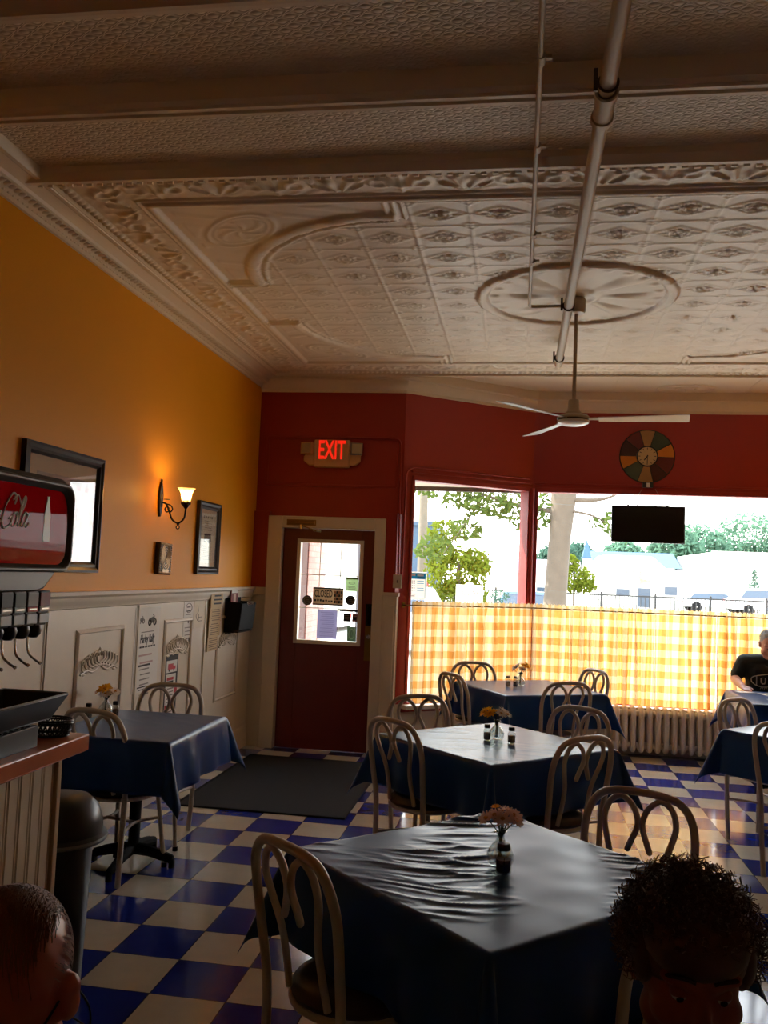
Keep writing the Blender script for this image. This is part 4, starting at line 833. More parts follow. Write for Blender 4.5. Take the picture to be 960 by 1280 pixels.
# ------------------------------------------------------------------ curtains
def curtain_mat():
    m = bpy.data.materials.new('yellow_gingham'); m.use_nodes = True; nt = m.node_tree; N = nt.nodes; L = nt.links; N.remove(N['Principled BSDF'])
    uv = N.new('ShaderNodeUVMap'); uv.uv_map = 'cloth'; sp = N.new('ShaderNodeSeparateXYZ'); L.new(uv.outputs[0], sp.inputs[0])
    def stripe(s):
        a = N.new('ShaderNodeMath'); a.operation = 'MULTIPLY'; a.inputs[1].default_value = 1/.135; L.new(s, a.inputs[0])
        f = N.new('ShaderNodeMath'); f.operation = 'FRACT'; L.new(a.outputs[0], f.inputs[0]); g = N.new('ShaderNodeMath'); g.operation = 'GREATER_THAN'; g.inputs[1].default_value = .5; L.new(f.outputs[0], g.inputs[0]); return g
    a, b = stripe(sp.outputs['X']), stripe(sp.outputs['Y']); ad = N.new('ShaderNodeMath'); ad.operation = 'ADD'; L.new(a.outputs[0], ad.inputs[0]); L.new(b.outputs[0], ad.inputs[1])
    hf = N.new('ShaderNodeMath'); hf.operation = 'MULTIPLY'; hf.inputs[1].default_value = .5; L.new(ad.outputs[0], hf.inputs[0])
    cr = N.new('ShaderNodeValToRGB'); cr.color_ramp.interpolation = 'CONSTANT'; e = cr.color_ramp.elements
    e[0].position = 0; e[0].color = lin('#f4e0b6'); e[1].position = .4; e[1].color = lin('#edc482'); x = e.new(.9); x.color = lin('#dd9c4c'); L.new(hf.outputs[0], cr.inputs['Fac'])
    d = N.new('ShaderNodeBsdfDiffuse'); t_ = N.new('ShaderNodeBsdfTranslucent'); L.new(cr.outputs[0], d.inputs['Color']); L.new(cr.outputs[0], t_.inputs['Color'])
    # hems, header and side seams are several layers of cloth: less light gets through
    lay = N.new('ShaderNodeUVMap'); lay.uv_map = 'layers'; sl = N.new('ShaderNodeSeparateXYZ'); L.new(lay.outputs[0], sl.inputs[0])
    mx = N.new('ShaderNodeMixShader'); L.new(sl.outputs['X'], mx.inputs[0]); L.new(d.outputs[0], mx.inputs[1]); L.new(t_.outputs[0], mx.inputs[2]); L.new(mx.outputs[0], N['Material Output'].inputs['Surface']); return m
gm = curtain_mat()
def curtain(F, s0, s1, zt_, zb, seed, label):
    rnd = random.Random(seed); W = s1-s0; nx = int(W/.0055); nz = 30; vs = []; fs = []; uvs = []; lay = []
    ph = [rnd.random()*6.28 for _ in range(6)]; s_cl = 0; prev = None; full = 1.5
    for i in range(nx+1):
        s = s0+W*i/nx; q = s-s0
        for j in range(nz+1):
            v = j/nz; z = zb+(zt_-zb)*v; topd = (zt_-z)
            amp = (.006+.030*min(1, topd/.25))*(.75+.45*math.sin(q*7+ph[4])); warp = .8*math.sin(q*5+ph[2])+.5*math.sin(q*11+ph[3]+.8*v)
            d = amp*math.sin(2*PI*q/.105+ph[0]+2.2*warp)+amp*.35*math.sin(2*PI*q/.037+ph[1]+warp)+(.004*math.sin(2*PI*q/.021+ph[4]) if topd < .05 else 0)
            ds = .010*math.sin(2*PI*q/.16+ph[5]+3*v)
            edge = min(1, min(q, W-q)/.03)
            zz = z+(.006*math.sin(2*PI*q/.034+ph[1]) if j == nz else 0)
            if topd > .03 and topd < .055: d *= .5
            vs.append(tuple(F @ Vector((s+ds*edge, zz, .075+d))))
            uvs.append((q*full+.01*math.sin(40*q), z)); k = .47
            if z-zb < .065: k = .42
            if topd < .05: k = .30
            if min(q, W-q) < .018: k = .38
            lay.append((k, 0))
    for i in range(nx):
        for j in range(nz): a = i*(nz+1)+j; fs.append((a, a+nz+1, a+nz+2, a+1))
    b = MB(gm); b.raw(vs, fs); o = b.build('cafe_curtain', smooth=80); me = o.data
    for nm, dat in (('cloth', uvs), ('layers', lay)):
        l = me.uv_layers.new(name=nm)
        li = np.zeros(len(me.loops), np.int32); me.loops.foreach_get('vertex_index', li); l.data.foreach_set('uv', np.array(dat, np.float32)[li].ravel())
    return tag(o, label, 'curtain', 'yellow gingham cafe curtains')
cw = [(WF, .10, .78, 'yellow gingham curtain at the left of the angled window, next to the door pier'), (WF, .78, LAB-.02, 'yellow gingham curtain at the right of the angled window, up to the corner post'),
      (WF2, .03, .63, 'yellow gingham curtain immediately right of the window corner post'), (WF2, .63, 1.20, 'yellow gingham curtain above the left half of the radiator'), (WF2, 1.20, 1.77, 'yellow gingham curtain above the right end of the radiator'), (WF2, 1.77, 2.38, 'yellow gingham curtain behind the seated man'), (WF2, 2.38, 2.95, 'yellow gingham curtain farthest right, beyond the frame edge')]
for i, (F, a, c_, l) in enumerate(cw): curtain(F, a, c_, 1.405, .475, i+3, l)
for F, a, c_, l in ((WF, .05, LAB-.01, 'thin rod carrying the curtains of the angled window'), (WF2, .01, 2.97, 'thin rod carrying the curtains of the right window')):
    b = MB(brass); b.tube([F @ Vector((a, 1.365, .075)), F @ Vector((c_, 1.365, .075))], .006, 8)
    for s in (a, c_): b.tube([F @ Vector((s, 1.365, .075)), F @ Vector((s, 1.365, .0))], .006, 8); b.box(s-.015, s+.015, 1.34, 1.39, 0, .006, F)
    tag(b.build('curtain_rod', smooth=50), l, 'rod')
# poster taped inside the angled window
b = MB(sheetmat('poster_paper', '#e8e6e0', .8), WF @ Matrix.Translation((.225, 1.545, -.062))); b.box(-.105, .105, -.13, .13, 0, .001); blue = sheetmat('poster_cyan', '#2a9fc0', .8)
b.m(blue).box(-.092, .092, .062, .118, .001, .0016); [b.box(*a, .001, .0016) for a in ((-.092, -.087, -.118, .062), (.087, .092, -.118, .062), (-.092, .092, -.118, -.113))]
b.m(paper).box(-.07, -.02, .09, .108, .0016, .002); b.box(.0, .07, .09, .108, .0016, .002); b.m(mat('poster_navy', '#12567a', .6)).box(.0, .085, .068, .082, .0016, .002); b.m(ink)
for r_ in range(5):
    for k in range(3): b.box(-.075+k*.02, -.063+k*.02, .04-r_*.022, .047-r_*.022, .001, .0016)
    b.m(blue).box(.0, .075, .04-r_*.022, .046-r_*.022, .001, .0016); b.m(ink)
b.box(-.07, -.01, -.083, -.076, .001, .0016); b.box(-.07, -.02, -.1, -.094, .001, .0016)
tag(b.build('window_notice', smooth=0), 'blue-headed notice taped low at the left of the angled window', 'notice')
# ------------------------------------------------------------------ radiator
t = thing('radiator', 'white cast-iron column radiator under the right window', 'radiator', (1.40, 8.83, 0)); rm = mat('radiator_paint', '#f0eae0', .4, var=.05)
def loop(y0_, y1_, z0, z1, r_, x, n=6):
    P_ = []
    for cy, cz, a0 in ((y1_-r_, z1-r_, 0), (y0_+r_, z1-r_, 90), (y0_+r_, z0+r_, 180), (y1_-r_, z0+r_, 270)):
        for k in range(n+1): a = R(a0+90*k/n); P_.append((x, cy+r_*math.cos(a), cz+r_*math.sin(a)))
    return P_
b = MB(rm); b.tube(loop(-.085, .085, .075, .455, .05, 0), .0235, 12, True); b.tube([(0, 0, .08), (0, 0, .45)], .022, 12); b.sph((0, -.05, .455), (.026, .03, .026), 10, 8); b.sph((0, .05, .455), (.026, .03, .026), 10, 8)
NS = 15
sec = b.build('section', t, (-.53, 0, 0), smooth=60)
for i in range(1, NS):
    o = sec.copy(); C.objects.link(o); o.parent = t; o.location = (-.53+i*.0757, 0, 0)
for i in (0, NS-1):
    for y in (-.06, .06): b = MB(rm); b.tube([(-.53+i*.0757, y, .09), (-.53+i*.0757, y*1.1, .0)], [.022, .018], 10); b.build('foot', t)
b = MB(rm); b.tube([(-.56, 0, .115), (.56, 0, .115)], .03, 12); b.tube([(-.56, 0, .415), (.56, 0, .415)], .03, 12); b.build('header_pipe', t)
b = MB(rm); b.tube([(-.55, 0, .115), (-.62, 0, .115)], .02, 10); b.tube([(-.62, 0, .0), (-.62, 0, .18)], .019, 10); b.lathe([(.02, .18), (.035, .19), (.035, .21), (.001, .215)], 14, (-.62, 0, 0)); b.build('valve', t)
# ------------------------------------------------------------------ serving counter, soda fountain, tray, basket, bin
cw_ = mat('counter_orange_wood', '#c4693a', .25, var=.3, vscale=5, coat=.3); bead = mat('beadboard_paint', '#c9b695', .45, var=.05)
CX, CY1, CZ = -1.52, 3.05, 1.03
t = thing('serving_counter', 'cream beadboard counter with an orange wood top at the lower left', 'counter', (CX, 0, 0))
b = MB(cw_); b.box(-.62, 0, 1.2, CY1, CZ-.06, CZ); b.build('counter_top', t, bevel=.006)
b = MB(bead); b.box(-.56, -.095, 1.25, CY1-.06, .0, CZ-.06); n = 24
for i in range(n):
    y = 1.26+i*.0715
    b.prism([(y+.002, 0), (y+.006, .008), (y+.052, .008), (y+.056, .004), (y+.060, .008), (y+.066, .008), (y+.0695, 0)], .10, CZ-.06, Matrix(((0, 1, 0, -.095), (1, 0, 0, 0), (0, 0, 1, 0), (0, 0, 0, 1))))
b.build('beadboard_front', t, smooth=20)
b = MB(mat('counter_corner_strip', '#b79a72', .45)); b.box(-.105, -.075, CY1-.075, CY1-.045, 0, CZ-.06); b.build('corner_strip', t, bevel=.004)
b = MB(mat('counter_kick', '#5a4632', .6)); b.box(-.095, -.07, 1.25, CY1-.05, 0, .1); b.build('kick_board', t, bevel=.003)
# soda fountain (faces the aisle, +X)
DX = -1.60
t = thing('soda_fountain', 'black and grey soda fountain with a red lit-style panel and four dispensing valves', 'soda dispenser', (DX, 2.60, CZ)); T = frame((0, 0, 0), (0, 1, 0), (0, 0, 1))
shell = mat('dispenser_grey_shell', '#4b4a46', .4); shell_d = mat('dispenser_dark_shell', '#1b1b19', .45)
def rrect(x0, x1, y0_, y1_, r_, n=7):
    P_ = []
    for cx, cy, a0 in ((x1-r_, y1_-r_, 0), (x0+r_, y1_-r_, 90), (x0+r_, y0_+r_, 180), (x1-r_, y0_+r_, 270)):
        for k in range(n+1): a = R(a0+90*k/n); P_.append((cx+r_*math.cos(a), cy+r_*math.sin(a)))
    return P_
# local frame for T: x along the counter (+Y), y up, z towards the aisle
Z0, Z1 = 1.605-CZ, 1.935-CZ
b = MB(shell_d, T)
rings = [(rrect(-.36, .345, Z0+.02, Z1-.01, .06), -.30), (rrect(-.365, .36, Z0, Z1, .065), -.26), (rrect(-.365, .365, Z0-.0, Z1+.005, .065), -.06), (rrect(-.36, .36, Z0+.005, Z1, .06), -.01), (rrect(-.345, .345, Z0+.018, Z1-.03, .05), .012), (rrect(-.325, .325, Z0+.03, Z1-.045, .045), -.002)]
vs = []; fs = []; k = len(rings[0][0])
for pp, z in rings: vs += [(x, y, z) for x, y in pp]
for i in range(len(rings)-1):
    for j in range(k): fs.append((i*k+j, i*k+(j+1) % k, (i+1)*k+(j+1) % k, (i+1)*k+j))
fs.append(tuple(range(k))[::-1]); b.raw(vs, fs); b.build('housing', t, smooth=45)
b = MB(shell, T); pp = rings[4][0]; b.tube([(x*1.03, (y-.5*(Z0+Z1))*1.045+.5*(Z0+Z1), .006) for x, y in pp], .009, 8, True); b.build('bezel', t, smooth=50)
YC = (Z0+Z1)/2; YB_ = 1.705-CZ
def bulge(y):      # the display front is gently convex
    q = y+YC-YB_; return .03*q-.40*q*q+.0035
TP = T @ Matrix.Translation((0, YC, 0))
b = MB(mat('glossy_red_panel', '#c8141e', .035, spec=0., coat=.14, var=.08), TP); hy0, hy1 = Z0+.024-YC, Z1-.036-YC; vs = []; fs = []; nX, nY = 24, 30
for j in range(nY+1):
    y = hy0+(hy1-hy0)*j/nY; e = min(y-hy0, hy1-y); rc_ = .045; ins = rc_-math.sqrt(max(0, rc_*rc_-max(0, rc_-e)**2))
    for i in range(nX+1):
        x = (-.333+ins)+(.666-2*ins)*i/nX; vs.append((x, y, bulge(y)))
for j in range(nY):
    for i in range(nX): q = j*(nX+1)+i; fs.append((q, q+1, q+nX+2, q+nX+1))
b.raw(vs, fs); panel = b.build('display_panel', t, smooth=60)
# white script lettering and bottle outline printed on the panel
scr = mat('script_white', '#e2ded6', .4); b = MB(scr, TP)
def stroke(pts, ox, s, w_=.0032, sh=.28):
    q = spline([(ox+(x+y*sh)*s, y*s-.006, 0) for x, y in pts], 6); q = [Vector((p.x, p.y, bulge(p.y)+.0012)) for p in q]; nn = len(q)
    b.tube(q, [w_*(.45+.75*abs(math.sin(PI*i/nn*2.2+.4))) for i in range(nn)], 6)
bigC = [(.62, .62), (.66, .82), (.52, .98), (.34, .9), (.12, .5), (.05, .05), (.2, -.2), (.45, -.15), (.62, .05), (.55, .2), (.42, .1)]
o_ = [(.25, .36), (.1, .3), (.03, .1), (.1, -.12), (.26, -.1), (.34, .1), (.28, .34), (.24, .3), (.34, .2), (.46, .28)]
c_l = [(.3, .28), (.22, .37), (.08, .25), (.03, .05), (.12, -.13), (.28, -.06), (.4, .1)]
a_ = [(.32, .3), (.18, .38), (.05, .2), (.04, -.05), (.16, -.12), (.3, .12), (.36, .34), (.3, .0), (.36, -.13), (.5, .02)]
l_ = [(.05, .1), (.3, .6), (.36, .88), (.26, .92), (.16, .6), (.1, .1), (.14, -.12), (.28, -.02)]
S_ = .095
for pts, ox in ((bigC, -.244), (o_, -.192), (c_l, -.158), (a_, -.126), (bigC, -.078), (o_, -.025), (l_, .006), (a_, .032)): stroke(pts, ox, S_)
stroke([(-.02, .1), (.1, .13)], -.092, S_); stroke([(.5, .75), (.75, .95), (1.05, .6), (1.2, .95)], -.078, S_, .003)
bw = [(0, -.085), (.026, -.085), (.030, -.06), (.028, -.03), (.024, .0), (.027, .03), (.02, .06), (.011, .09), (.008, .115), (.010, .122), (0, .122)]
b.build('script_lettering', panel, smooth=40); b = MB(scr, TP); F = Matrix.Translation((.195, .004, bulge(.004)-.0005)) @ Matrix.Scale(.74, 4); b.prism([(x, y) for x, y in bw]+[(-x, y) for x, y in bw[-2:0:-1]], 0, .0024, F); b.build('bottle_print', panel, smooth=40)
b = MB(mat('dispenser_light_grey', '#77756e', .45), T); b.prism([(-.34, Z0+.01), (.30, Z0+.01), (.22, Z0-.055), (.17, Z0-.065), (-.33, Z0-.065)], -.22, -.005); b.build('lower_bracket', t, bevel=.008)
b = MB(shell_d, T); b.box(-.33, .10, Z0-.16, Z0-.06, -.22, -.03); b.box(-.36, .16, .0, Z0-.1, -.28, -.20); b.build('tower', t, bevel=.01)
b = MB(mat('drip_tray_dark', '#2a2622', .5), T); b.box(-.36, .18, .0, .07, -.2, .03); b.m(shell_d)
for i in range(16): b.box(-.34+i*.032, -.326+i*.032, .07, .074, -.18, .02)
b.build('drip_tray', t, bevel=.005)
lab_c = [('#20201e', '#8c8f88'), ('#1d3a2a', '#7b8f86'), ('#8f8a80', '#a02020'), ('#8a1820', '#b8b0a6')]
for i in range(4):
    x0 = .17-.074*(4-i)+.03; c1, c2 = lab_c[i]
    b = MB(shell_d, T); b.prism([(.0, .0), (.085, .0), (.085, -.045), (.075, -.115), (.0, -.115)], x0, x0+.068, Matrix(((0, 0, 1, 0), (0, 1, 0, Z0-.058), (1, 0, 0, -.05), (0, 0, 0, 1)))); v_ = b.build('valve', t, bevel=.004)
    zt0 = Z0-.058; b = MB(mat('valve_label_'+c1[1:], c1, .55), T); b.box(x0+.004, x0+.064, zt0-.05, zt0-.006, .0345, .0375); b.m(mat('valve_band_'+c2[1:], c2, .55)).box(x0+.004, x0+.064, zt0-.068, zt0-.052, .0345, .0375); b.m(steel).box(x0+.012, x0+.056, zt0-.062, zt0-.057, .0375, .0385); b.build('flavour_label', v_, bevel=.002)
    b = MB(mat('push_button_grey', '#7d8f9a', .35), T); b.box(x0+.003, x0+.065, zt0-.108, zt0-.074, .03, .037); b.build('push_button', v_, bevel=.003)
    b = MB(black_plastic, T); b.lathe([(.024, .0), (.028, -.012), (.024, -.03), (.013, -.042), (.001, -.042)], 18, T=frame((x0+.034, zt0-.115, .0), (1, 0, 0), (0, 0, -1))); b.build('nozzle', v_, smooth=40)
    b = MB(chrome, T); b.tube(spline([(x0+.034, zt0-.12, -.02), (x0+.034, zt0-.20, -.015), (x0+.034, zt0-.225, .005), (x0+.034, zt0-.240, .03)], 4), .004, 8); b.sph((x0+.034, zt0-.240, .032), .006, 8, 6); b.build('lever', v_, smooth=50)
# tray leaning on the counter edge, basket, wooden block
t = thing('serving_tray', 'black rectangular tray resting over the soda fountain drip grille', 'tray', (-1.674, 2.68, CZ+.082)); b = MB(mat('tray_black', '#0f1212', .35)); vs = []; fs = []
for sx, sy, z in ((.085, .20, .0), (.117, .24, .075), (.126, .25, .075), (.126, .25, .071), (.09, .205, -.006)):
    pp = [(-sx, -sy, z), (sx, -sy, z), (sx, sy, z), (-sx, sy, z)]; vs += pp
for i in range(4):
    for j in range(4): fs.append((i*4+j, i*4+(j+1) % 4, (i+1)*4+(j+1) % 4, (i+1)*4+j))
fs += [(0, 1, 2, 3), (19, 18, 17, 16)]; b.raw(vs, fs); b.build('tray_body', t, smooth=20, bevel=.003)
b = MB(mat('tray_rim', '#6f7a78', .3)); b.tube([(x*.122, y*.246, .076) for x, y in ((-1, -1), (1, -1), (1, 1), (-1, 1))], .003, 6, True); b.build('rim', t)
b = MB(mat('block_wood', '#9a7a4c', .55, var=.25, vscale=8)); b.box(-.05, .05, -.025, .025, 0, .072); tag(b.build('wood_block', None, (-1.67, 2.845, CZ+.001), R(0), bevel=.004), 'small wood block under the tray on the counter', 'block')
t = thing('wire_basket', 'low black woven basket at the far end of the counter top', 'basket', (-1.635, 2.967, CZ+.001)); b = MB(black_plastic)
for z, s in ((.004, .82), (.022, .9), (.048, 1.), (.056, 1.)): b.tube([(.085*s*math.cos(a*PI/16), .062*s*math.sin(a*PI/16), z) for a in range(32)], .004, 6, True)
for k in range(28):
    for d in (-1, 1):
        a0 = 2*PI*k/28; a1 = a0+d*.35; b.tube([(.07*math.cos(a0), .051*math.sin(a0), .004), (.0785*math.cos((a0+a1)/2), .057*math.sin((a0+a1)/2), .03), (.085*math.cos(a1), .062*math.sin(a1), .052)], .0028, 5)
b.lathe([(.001, .0), (.9, .0), (.9, .004), (.001, .004)], 28, T=Matrix.Diagonal((.078, .056, 1, 1))); b.build('weave', t, smooth=50)
t = thing('trash_can', 'black dome-lidded trash can standing past the end of the counter', 'trash can', (-1.765, 3.31, -.0)); b = MB(black_plastic); b.lathe([(.115, 0), (.125, .01), (.14, .54), (.14, .57)], 36); b.build('bin_body', t, smooth=40)
b = MB(black_plastic); b.lathe([(.14, .555), (.190, .565), (.192, .585), (.175, .595), (.175, .605), (.172, .64), (.155, .69), (.12, .725), (.065, .738), (.001, .740)], 40); b.m(mat('bin_rim_shine', '#5a5f63', .3)).lathe([(.1925, .568), (.1955, .576), (.1925, .584)], 40, cap=False); b.build('dome_lid', t, smooth=40)
# ------------------------------------------------------------------ people
def remesh(mb, vox, sm=4, fac=.5):
    me = mb.mesh('r', 0); o = bpy.data.objects.new('r', me); C.objects.link(o)
    m = o.modifiers.new('r', 'REMESH'); m.mode = 'VOXEL'; m.voxel_size = vox; m.use_smooth_shade = True
    s = o.modifiers.new('s', 'SMOOTH'); s.factor = fac; s.iterations = sm
    dg = bpy.context.evaluated_depsgraph_get(); out = bpy.data.meshes.new_from_object(o.evaluated_get(dg))
    bpy.data.objects.remove(o); bpy.data.meshes.remove(me); return out
def addmesh(name, me, m, parent):
    me.name = name; me.materials.clear(); me.materials.append(m); me.polygons.foreach_set('use_smooth', [True]*len(me.polygons))
    o = bpy.data.objects.new(name, me); C.objects.link(o); o.parent = parent; return o
def head_T(org, pitch, yaw): return Matrix.Translation(org) @ Matrix.Rotation(R(yaw), 4, 'Z') @ Matrix.Rotation(R(-pitch), 4, 'X')
def person(label, loc, rz, lean, hpitch, hyaw, hands, skin, shirt, sleeve, trouser, vox=.0055, build=1., hscale=1., scale=1., neck=0.):
    t = thing('person', label, 'person', loc, R(rz)); t.scale = (scale,)*3
    hip = Vector((0, -.06, .53)); TB_ = Matrix.Translation(hip) @ Matrix.Rotation(R(-lean), 4, 'X') @ Matrix.Translation(-hip)
    v = lambda x, y, z: TB_ @ Vector((x, y, z))
    J = dict(pel=Vector((0, -.06, .55)), waist=v(0, -.07, .72), chest=v(0, -.07, .90), neck0=v(0, -.075, 1.04), neck1=v(0, -.045, 1.115))
    hc = v(0, -.02, 1.205+neck); HT = head_T(hc, hpitch, hyaw) @ Matrix.Scale(hscale, 4)
    B_ = build; ex = []
    b = MB()
    def torso(b, g=0.):
        b.sph(J['pel'], (.165*B_+g, .125*B_+g, .11+g), 24, 14)
        b.cap2(J['pel']+Vector((-.05, 0, 0)), J['waist']+Vector((-.045, 0, 0)), .115*B_+g, .105*B_+g); b.cap2(J['pel']+Vector((.05, 0, 0)), J['waist']+Vector((.045, 0, 0)), .115*B_+g, .105*B_+g)
        for s in (-1, 1):
            b.cap2(J['waist']+Vector((s*.045, 0, 0)), J['chest']+Vector((s*.075*B_, 0, 0)), .105*B_+g, .108*B_+g); b.cap2(J['chest']+Vector((s*.075*B_, 0, 0)), v(s*.175*B_, -.075, 1.0), .105*B_+g, .058+g)
            b.cap2(v(s*.175*B_, -.075, 1.0), J['neck0']+Vector((s*.03, 0, -.01)), .058+g, .05+g*.4)
    torso(b)
    b.cap2(J['neck0'], J['neck1'], .062, .056); b.cap2(J['neck1'], HT @ Vector((0, -.02, -.04)), .056, .054)
    # head
    def H(p, r, **k): b.sph(p, r, 20, 14, HT)
    H((0, -.012, .035), (.077, .096, .088)); H((0, .012, -.01), (.070, .078, .095)); H((0, .03, -.055), (.056, .056, .06)); H((0, .062, -.098), (.026, .024, .02))
    for s in (-1, 1):
        H((s*.042, .055, -.03), (.026, .026, .028)); H((s*.055, .02, -.06), (.02, .03, .03)); H((s*.081, -.008, -.006), (.010, .022, .031)); H((s*.084, -.016, .008), (.010, .016, .018))
        b.cap2((s*.014, .081, .030), (s*.05, .068, .032), .0115, .010, T=HT); H((s*.0125, .094, -.034), (.010, .010, .008))
    b.cap2((0, .083, .014), (0, .102, -.028), .0095, .0145, T=HT)
    b.cap2((-.02, .083, -.064), (.02, .083, -.064), .0065, .0065, T=HT); b.cap2((-.016, .082, -.076), (.016, .082, -.076), .0075, .0075, T=HT)
    # arms, five-fingered hands
    SL = MB()
    for s, (elb, wr, palm, curl) in zip((-1, 1), hands):
        sh = v(s*.185*B_, -.075, .995); elb, wr = Vector(elb), Vector(wr); pd = Vector(palm).normalized()
        b.cap2(sh, elb, .052*B_, .040); b.cap2(elb, elb+(wr-elb)*.35, .040, .041); b.cap2(elb+(wr-elb)*.35, wr, .041, .027)
        side = pd.cross(Vector((0, 0, 1))).normalized()*(-s)      # towards the thumb
        up = side.cross(pd)*s; up = up if up.z > 0 else -up
        pc = wr+pd*.05
        for q in (-.026, -.009, .009, .026): b.cap2(wr+side*q*.5+pd*.012, wr+pd*.088+side*q, .0145, .0115)
        for q, ln in ((.027, .072), (.009, .082), (-.010, .076), (-.028, .058)):
            p0 = wr+pd*.088+side*q; p1 = p0+(pd*math.cos(curl*.5)-up*math.sin(curl*.5)+side*q*1.2)*ln*.45; p2 = p1+(pd*math.cos(curl)-up*math.sin(curl))*ln*.32; p3 = p2+(pd*math.cos(curl*1.5)-up*math.sin(curl*1.5))*ln*.25
            b.cap2(p0, p1, .0092, .0086, 10); b.cap2(p1, p2, .0086, .008, 10); b.cap2(p2, p3, .008, .007, 10)
        q0 = wr+pd*.03+side*.022; q1 = q0+(pd*.6+side*.8-up*.15).normalized()*.042; q2 = q1+(pd*.9+side*.35-up*.2).normalized()*.032
        b.cap2(q0, q1, .0125, .0105, 10); b.cap2(q1, q2, .0105, .0085, 10)
        e = sh+(elb-sh)*min(1, sleeve); SL.cap2(sh, e, .052*B_+.016, .043+.018)
        if sleeve > 1: SL.cap2(elb, elb+(wr-elb)*(sleeve-1), .054, .042)
    for s in (-1, 1):
        h, k, a = Vector((s*.09, -.03, .53)), Vector((s*.115, .40, .51)), Vector((s*.12, .40, .09))
        b.cap2(h, k, .085*B_, .056); b.cap2(k, k+(a-k)*.35, .056, .056); b.cap2(k+(a-k)*.35, a, .056, .038)
    addmesh('body', remesh(b, vox), skin, t)
    torso(SL, .013); SL.cap2(J['neck0'], J['neck0']+(J['neck1']-J['neck0'])*.25, .072, .066); so = addmesh('shirt', remesh(SL, .007, 3), shirt, t)
    TR = MB(); TR.sph(J['pel']+Vector((0, 0, -.02)), (.178*B_, .14*B_, .11), 24, 14)
    for s in (-1, 1):
        h, k, a = Vector((s*.09, -.03, .53)), Vector((s*.115, .40, .51)), Vector((s*.12, .40, .12)); TR.cap2(h, k, .097*B_, .070); TR.cap2(k, a, .070, .056)
    addmesh('trousers', remesh(TR, .009, 3), trouser, t)
    for s in (-1, 1):
        S = MB(); S.cap2((s*.12, .385, .06), (s*.125, .50, .040), .050, .038); S.sph((s*.12, .36, .045), (.042, .05, .045)); S.box(s*.122-.042, s*.122+.042, .32, .54, 0, .022); addmesh('shoe', remesh(S, .008, 3), matte_black, t)
    for s in (-1, 1):
        e = MB(mat('eye_white', '#cfc6ba', .2)); e.sph((s*.031, .0755, .009), (.0125, .011, .0105), 14, 10, HT); e.m(mat('iris_dark', '#2a1c14', .2)).sph((s*.031, .0848, .006), (.0055, .0028, .0055), 12, 8, HT); e.build('eye', t)
        e = MB(skin); e.sph((s*.031, .0745, .0125), (.0142, .0122, .0115), 14, 10, HT); e.build('eyelid', t)
        e = MB(mat('brow_hair', '#2a1a12', .8)); e.tube(spline([(s*.013, .0935, .041), (s*.032, .0885, .044), (s*.052, .074, .036)], 4), [.003]*4+[.0035]*4+[.002], 6, T=HT); e.build('eyebrow', t)
    return t, HT, J, v, so
def hair_tuft(b, HT, p, dirs, r):
    b.tube([HT @ q for q in dirs], r, 3, cap=False)
rest = lambda z: [((-.25, .10, z+.03), (-.13, .30, z), (.25, 1, -.1), .5), ((.25, .10, z+.03), (.13, .30, z), (-.25, 1, -.1), .5)]
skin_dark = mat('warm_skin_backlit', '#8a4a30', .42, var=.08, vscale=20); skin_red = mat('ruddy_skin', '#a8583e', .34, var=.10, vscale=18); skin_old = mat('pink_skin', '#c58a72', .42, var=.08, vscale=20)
# curly-haired person, lower right
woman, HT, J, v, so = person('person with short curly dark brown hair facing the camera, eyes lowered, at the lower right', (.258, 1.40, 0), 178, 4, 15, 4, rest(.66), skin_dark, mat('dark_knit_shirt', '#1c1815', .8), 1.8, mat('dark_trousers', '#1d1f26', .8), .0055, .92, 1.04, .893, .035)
rnd = random.Random(9); hairm = mat('curly_brown_hair', '#4a2b1b', .45, sheen=.3)
b = MB(hairm)
b.sph((0, -.018, .045), (.092, .104, .086), 28, 16, HT); b.sph((0, .022, .066), (.080, .075, .058), 24, 14, HT); b.sph((0, -.05, -.02), (.082, .075, .075), 24, 14, HT)
for s in (-1, 1): b.sph((s*.072, -.005, .028), (.024, .055, .055), 16, 10, HT)
for i in range(2600):
    a = rnd.uniform(0, 2*PI); e = math.asin(rnd.uniform(-.45, 1)); n = Vector((math.cos(e)*math.cos(a), math.cos(e)*math.sin(a), math.sin(e)))
    if n.y > .45 and n.z < .42: continue
    p = Vector((n.x*.090, n.y*.100-.016, n.z*.086+.040)); u = n.orthogonal().normalized(); w_ = n.cross(u); ph = rnd.uniform(0, 6.28); ln = rnd.uniform(.014, .034); rad = rnd.uniform(.003, .008)
    pts = [p+n*ln*k/7+(u*math.cos(ph+k*1.1)+w_*math.sin(ph+k*1.1))*rad*(k/7+.25) for k in range(8)]
    b.tube([HT @ q for q in pts], rnd.uniform(.0006, .0012), 3, cap=False)
b.build('hair', woman, smooth=70)
# balding person, lower left
man, HT, J, v, so = person('person with thinning combed hair and a bare forehead, head bowed, at the lower left corner', (-.600, 1.03, 0), 184, 2, 30, -4, rest(.66), skin_red, mat('pale_green_polo', '#a9ab8c', .8), .6, mat('tan_trousers', '#5e5340', .8), .0055, 1.0, 1.06, .905, .04)
rnd = random.Random(4); b = MB(mat('thin_brown_hair', '#7a5133', .45))
for i in range(1500):
    x0 = rnd.uniform(-.07, .075); y0_ = rnd.gauss(-.02, .045)
    if y0_ > .055: continue
    pts = []
    for k in range(7):
        x = x0+.006*k*rnd.uniform(.4, 1.); y = y0_-.012*k
        q = 1-(x/.079)**2-((y+.012)/.098)**2
        if q < .02: break
        pts.append(Vector((x, y, .035+.0905*math.sqrt(q)+rnd.uniform(0, .004))))
    if len(pts) > 2: b.tube([HT @ q for q in pts], .0007, 3, cap=False)
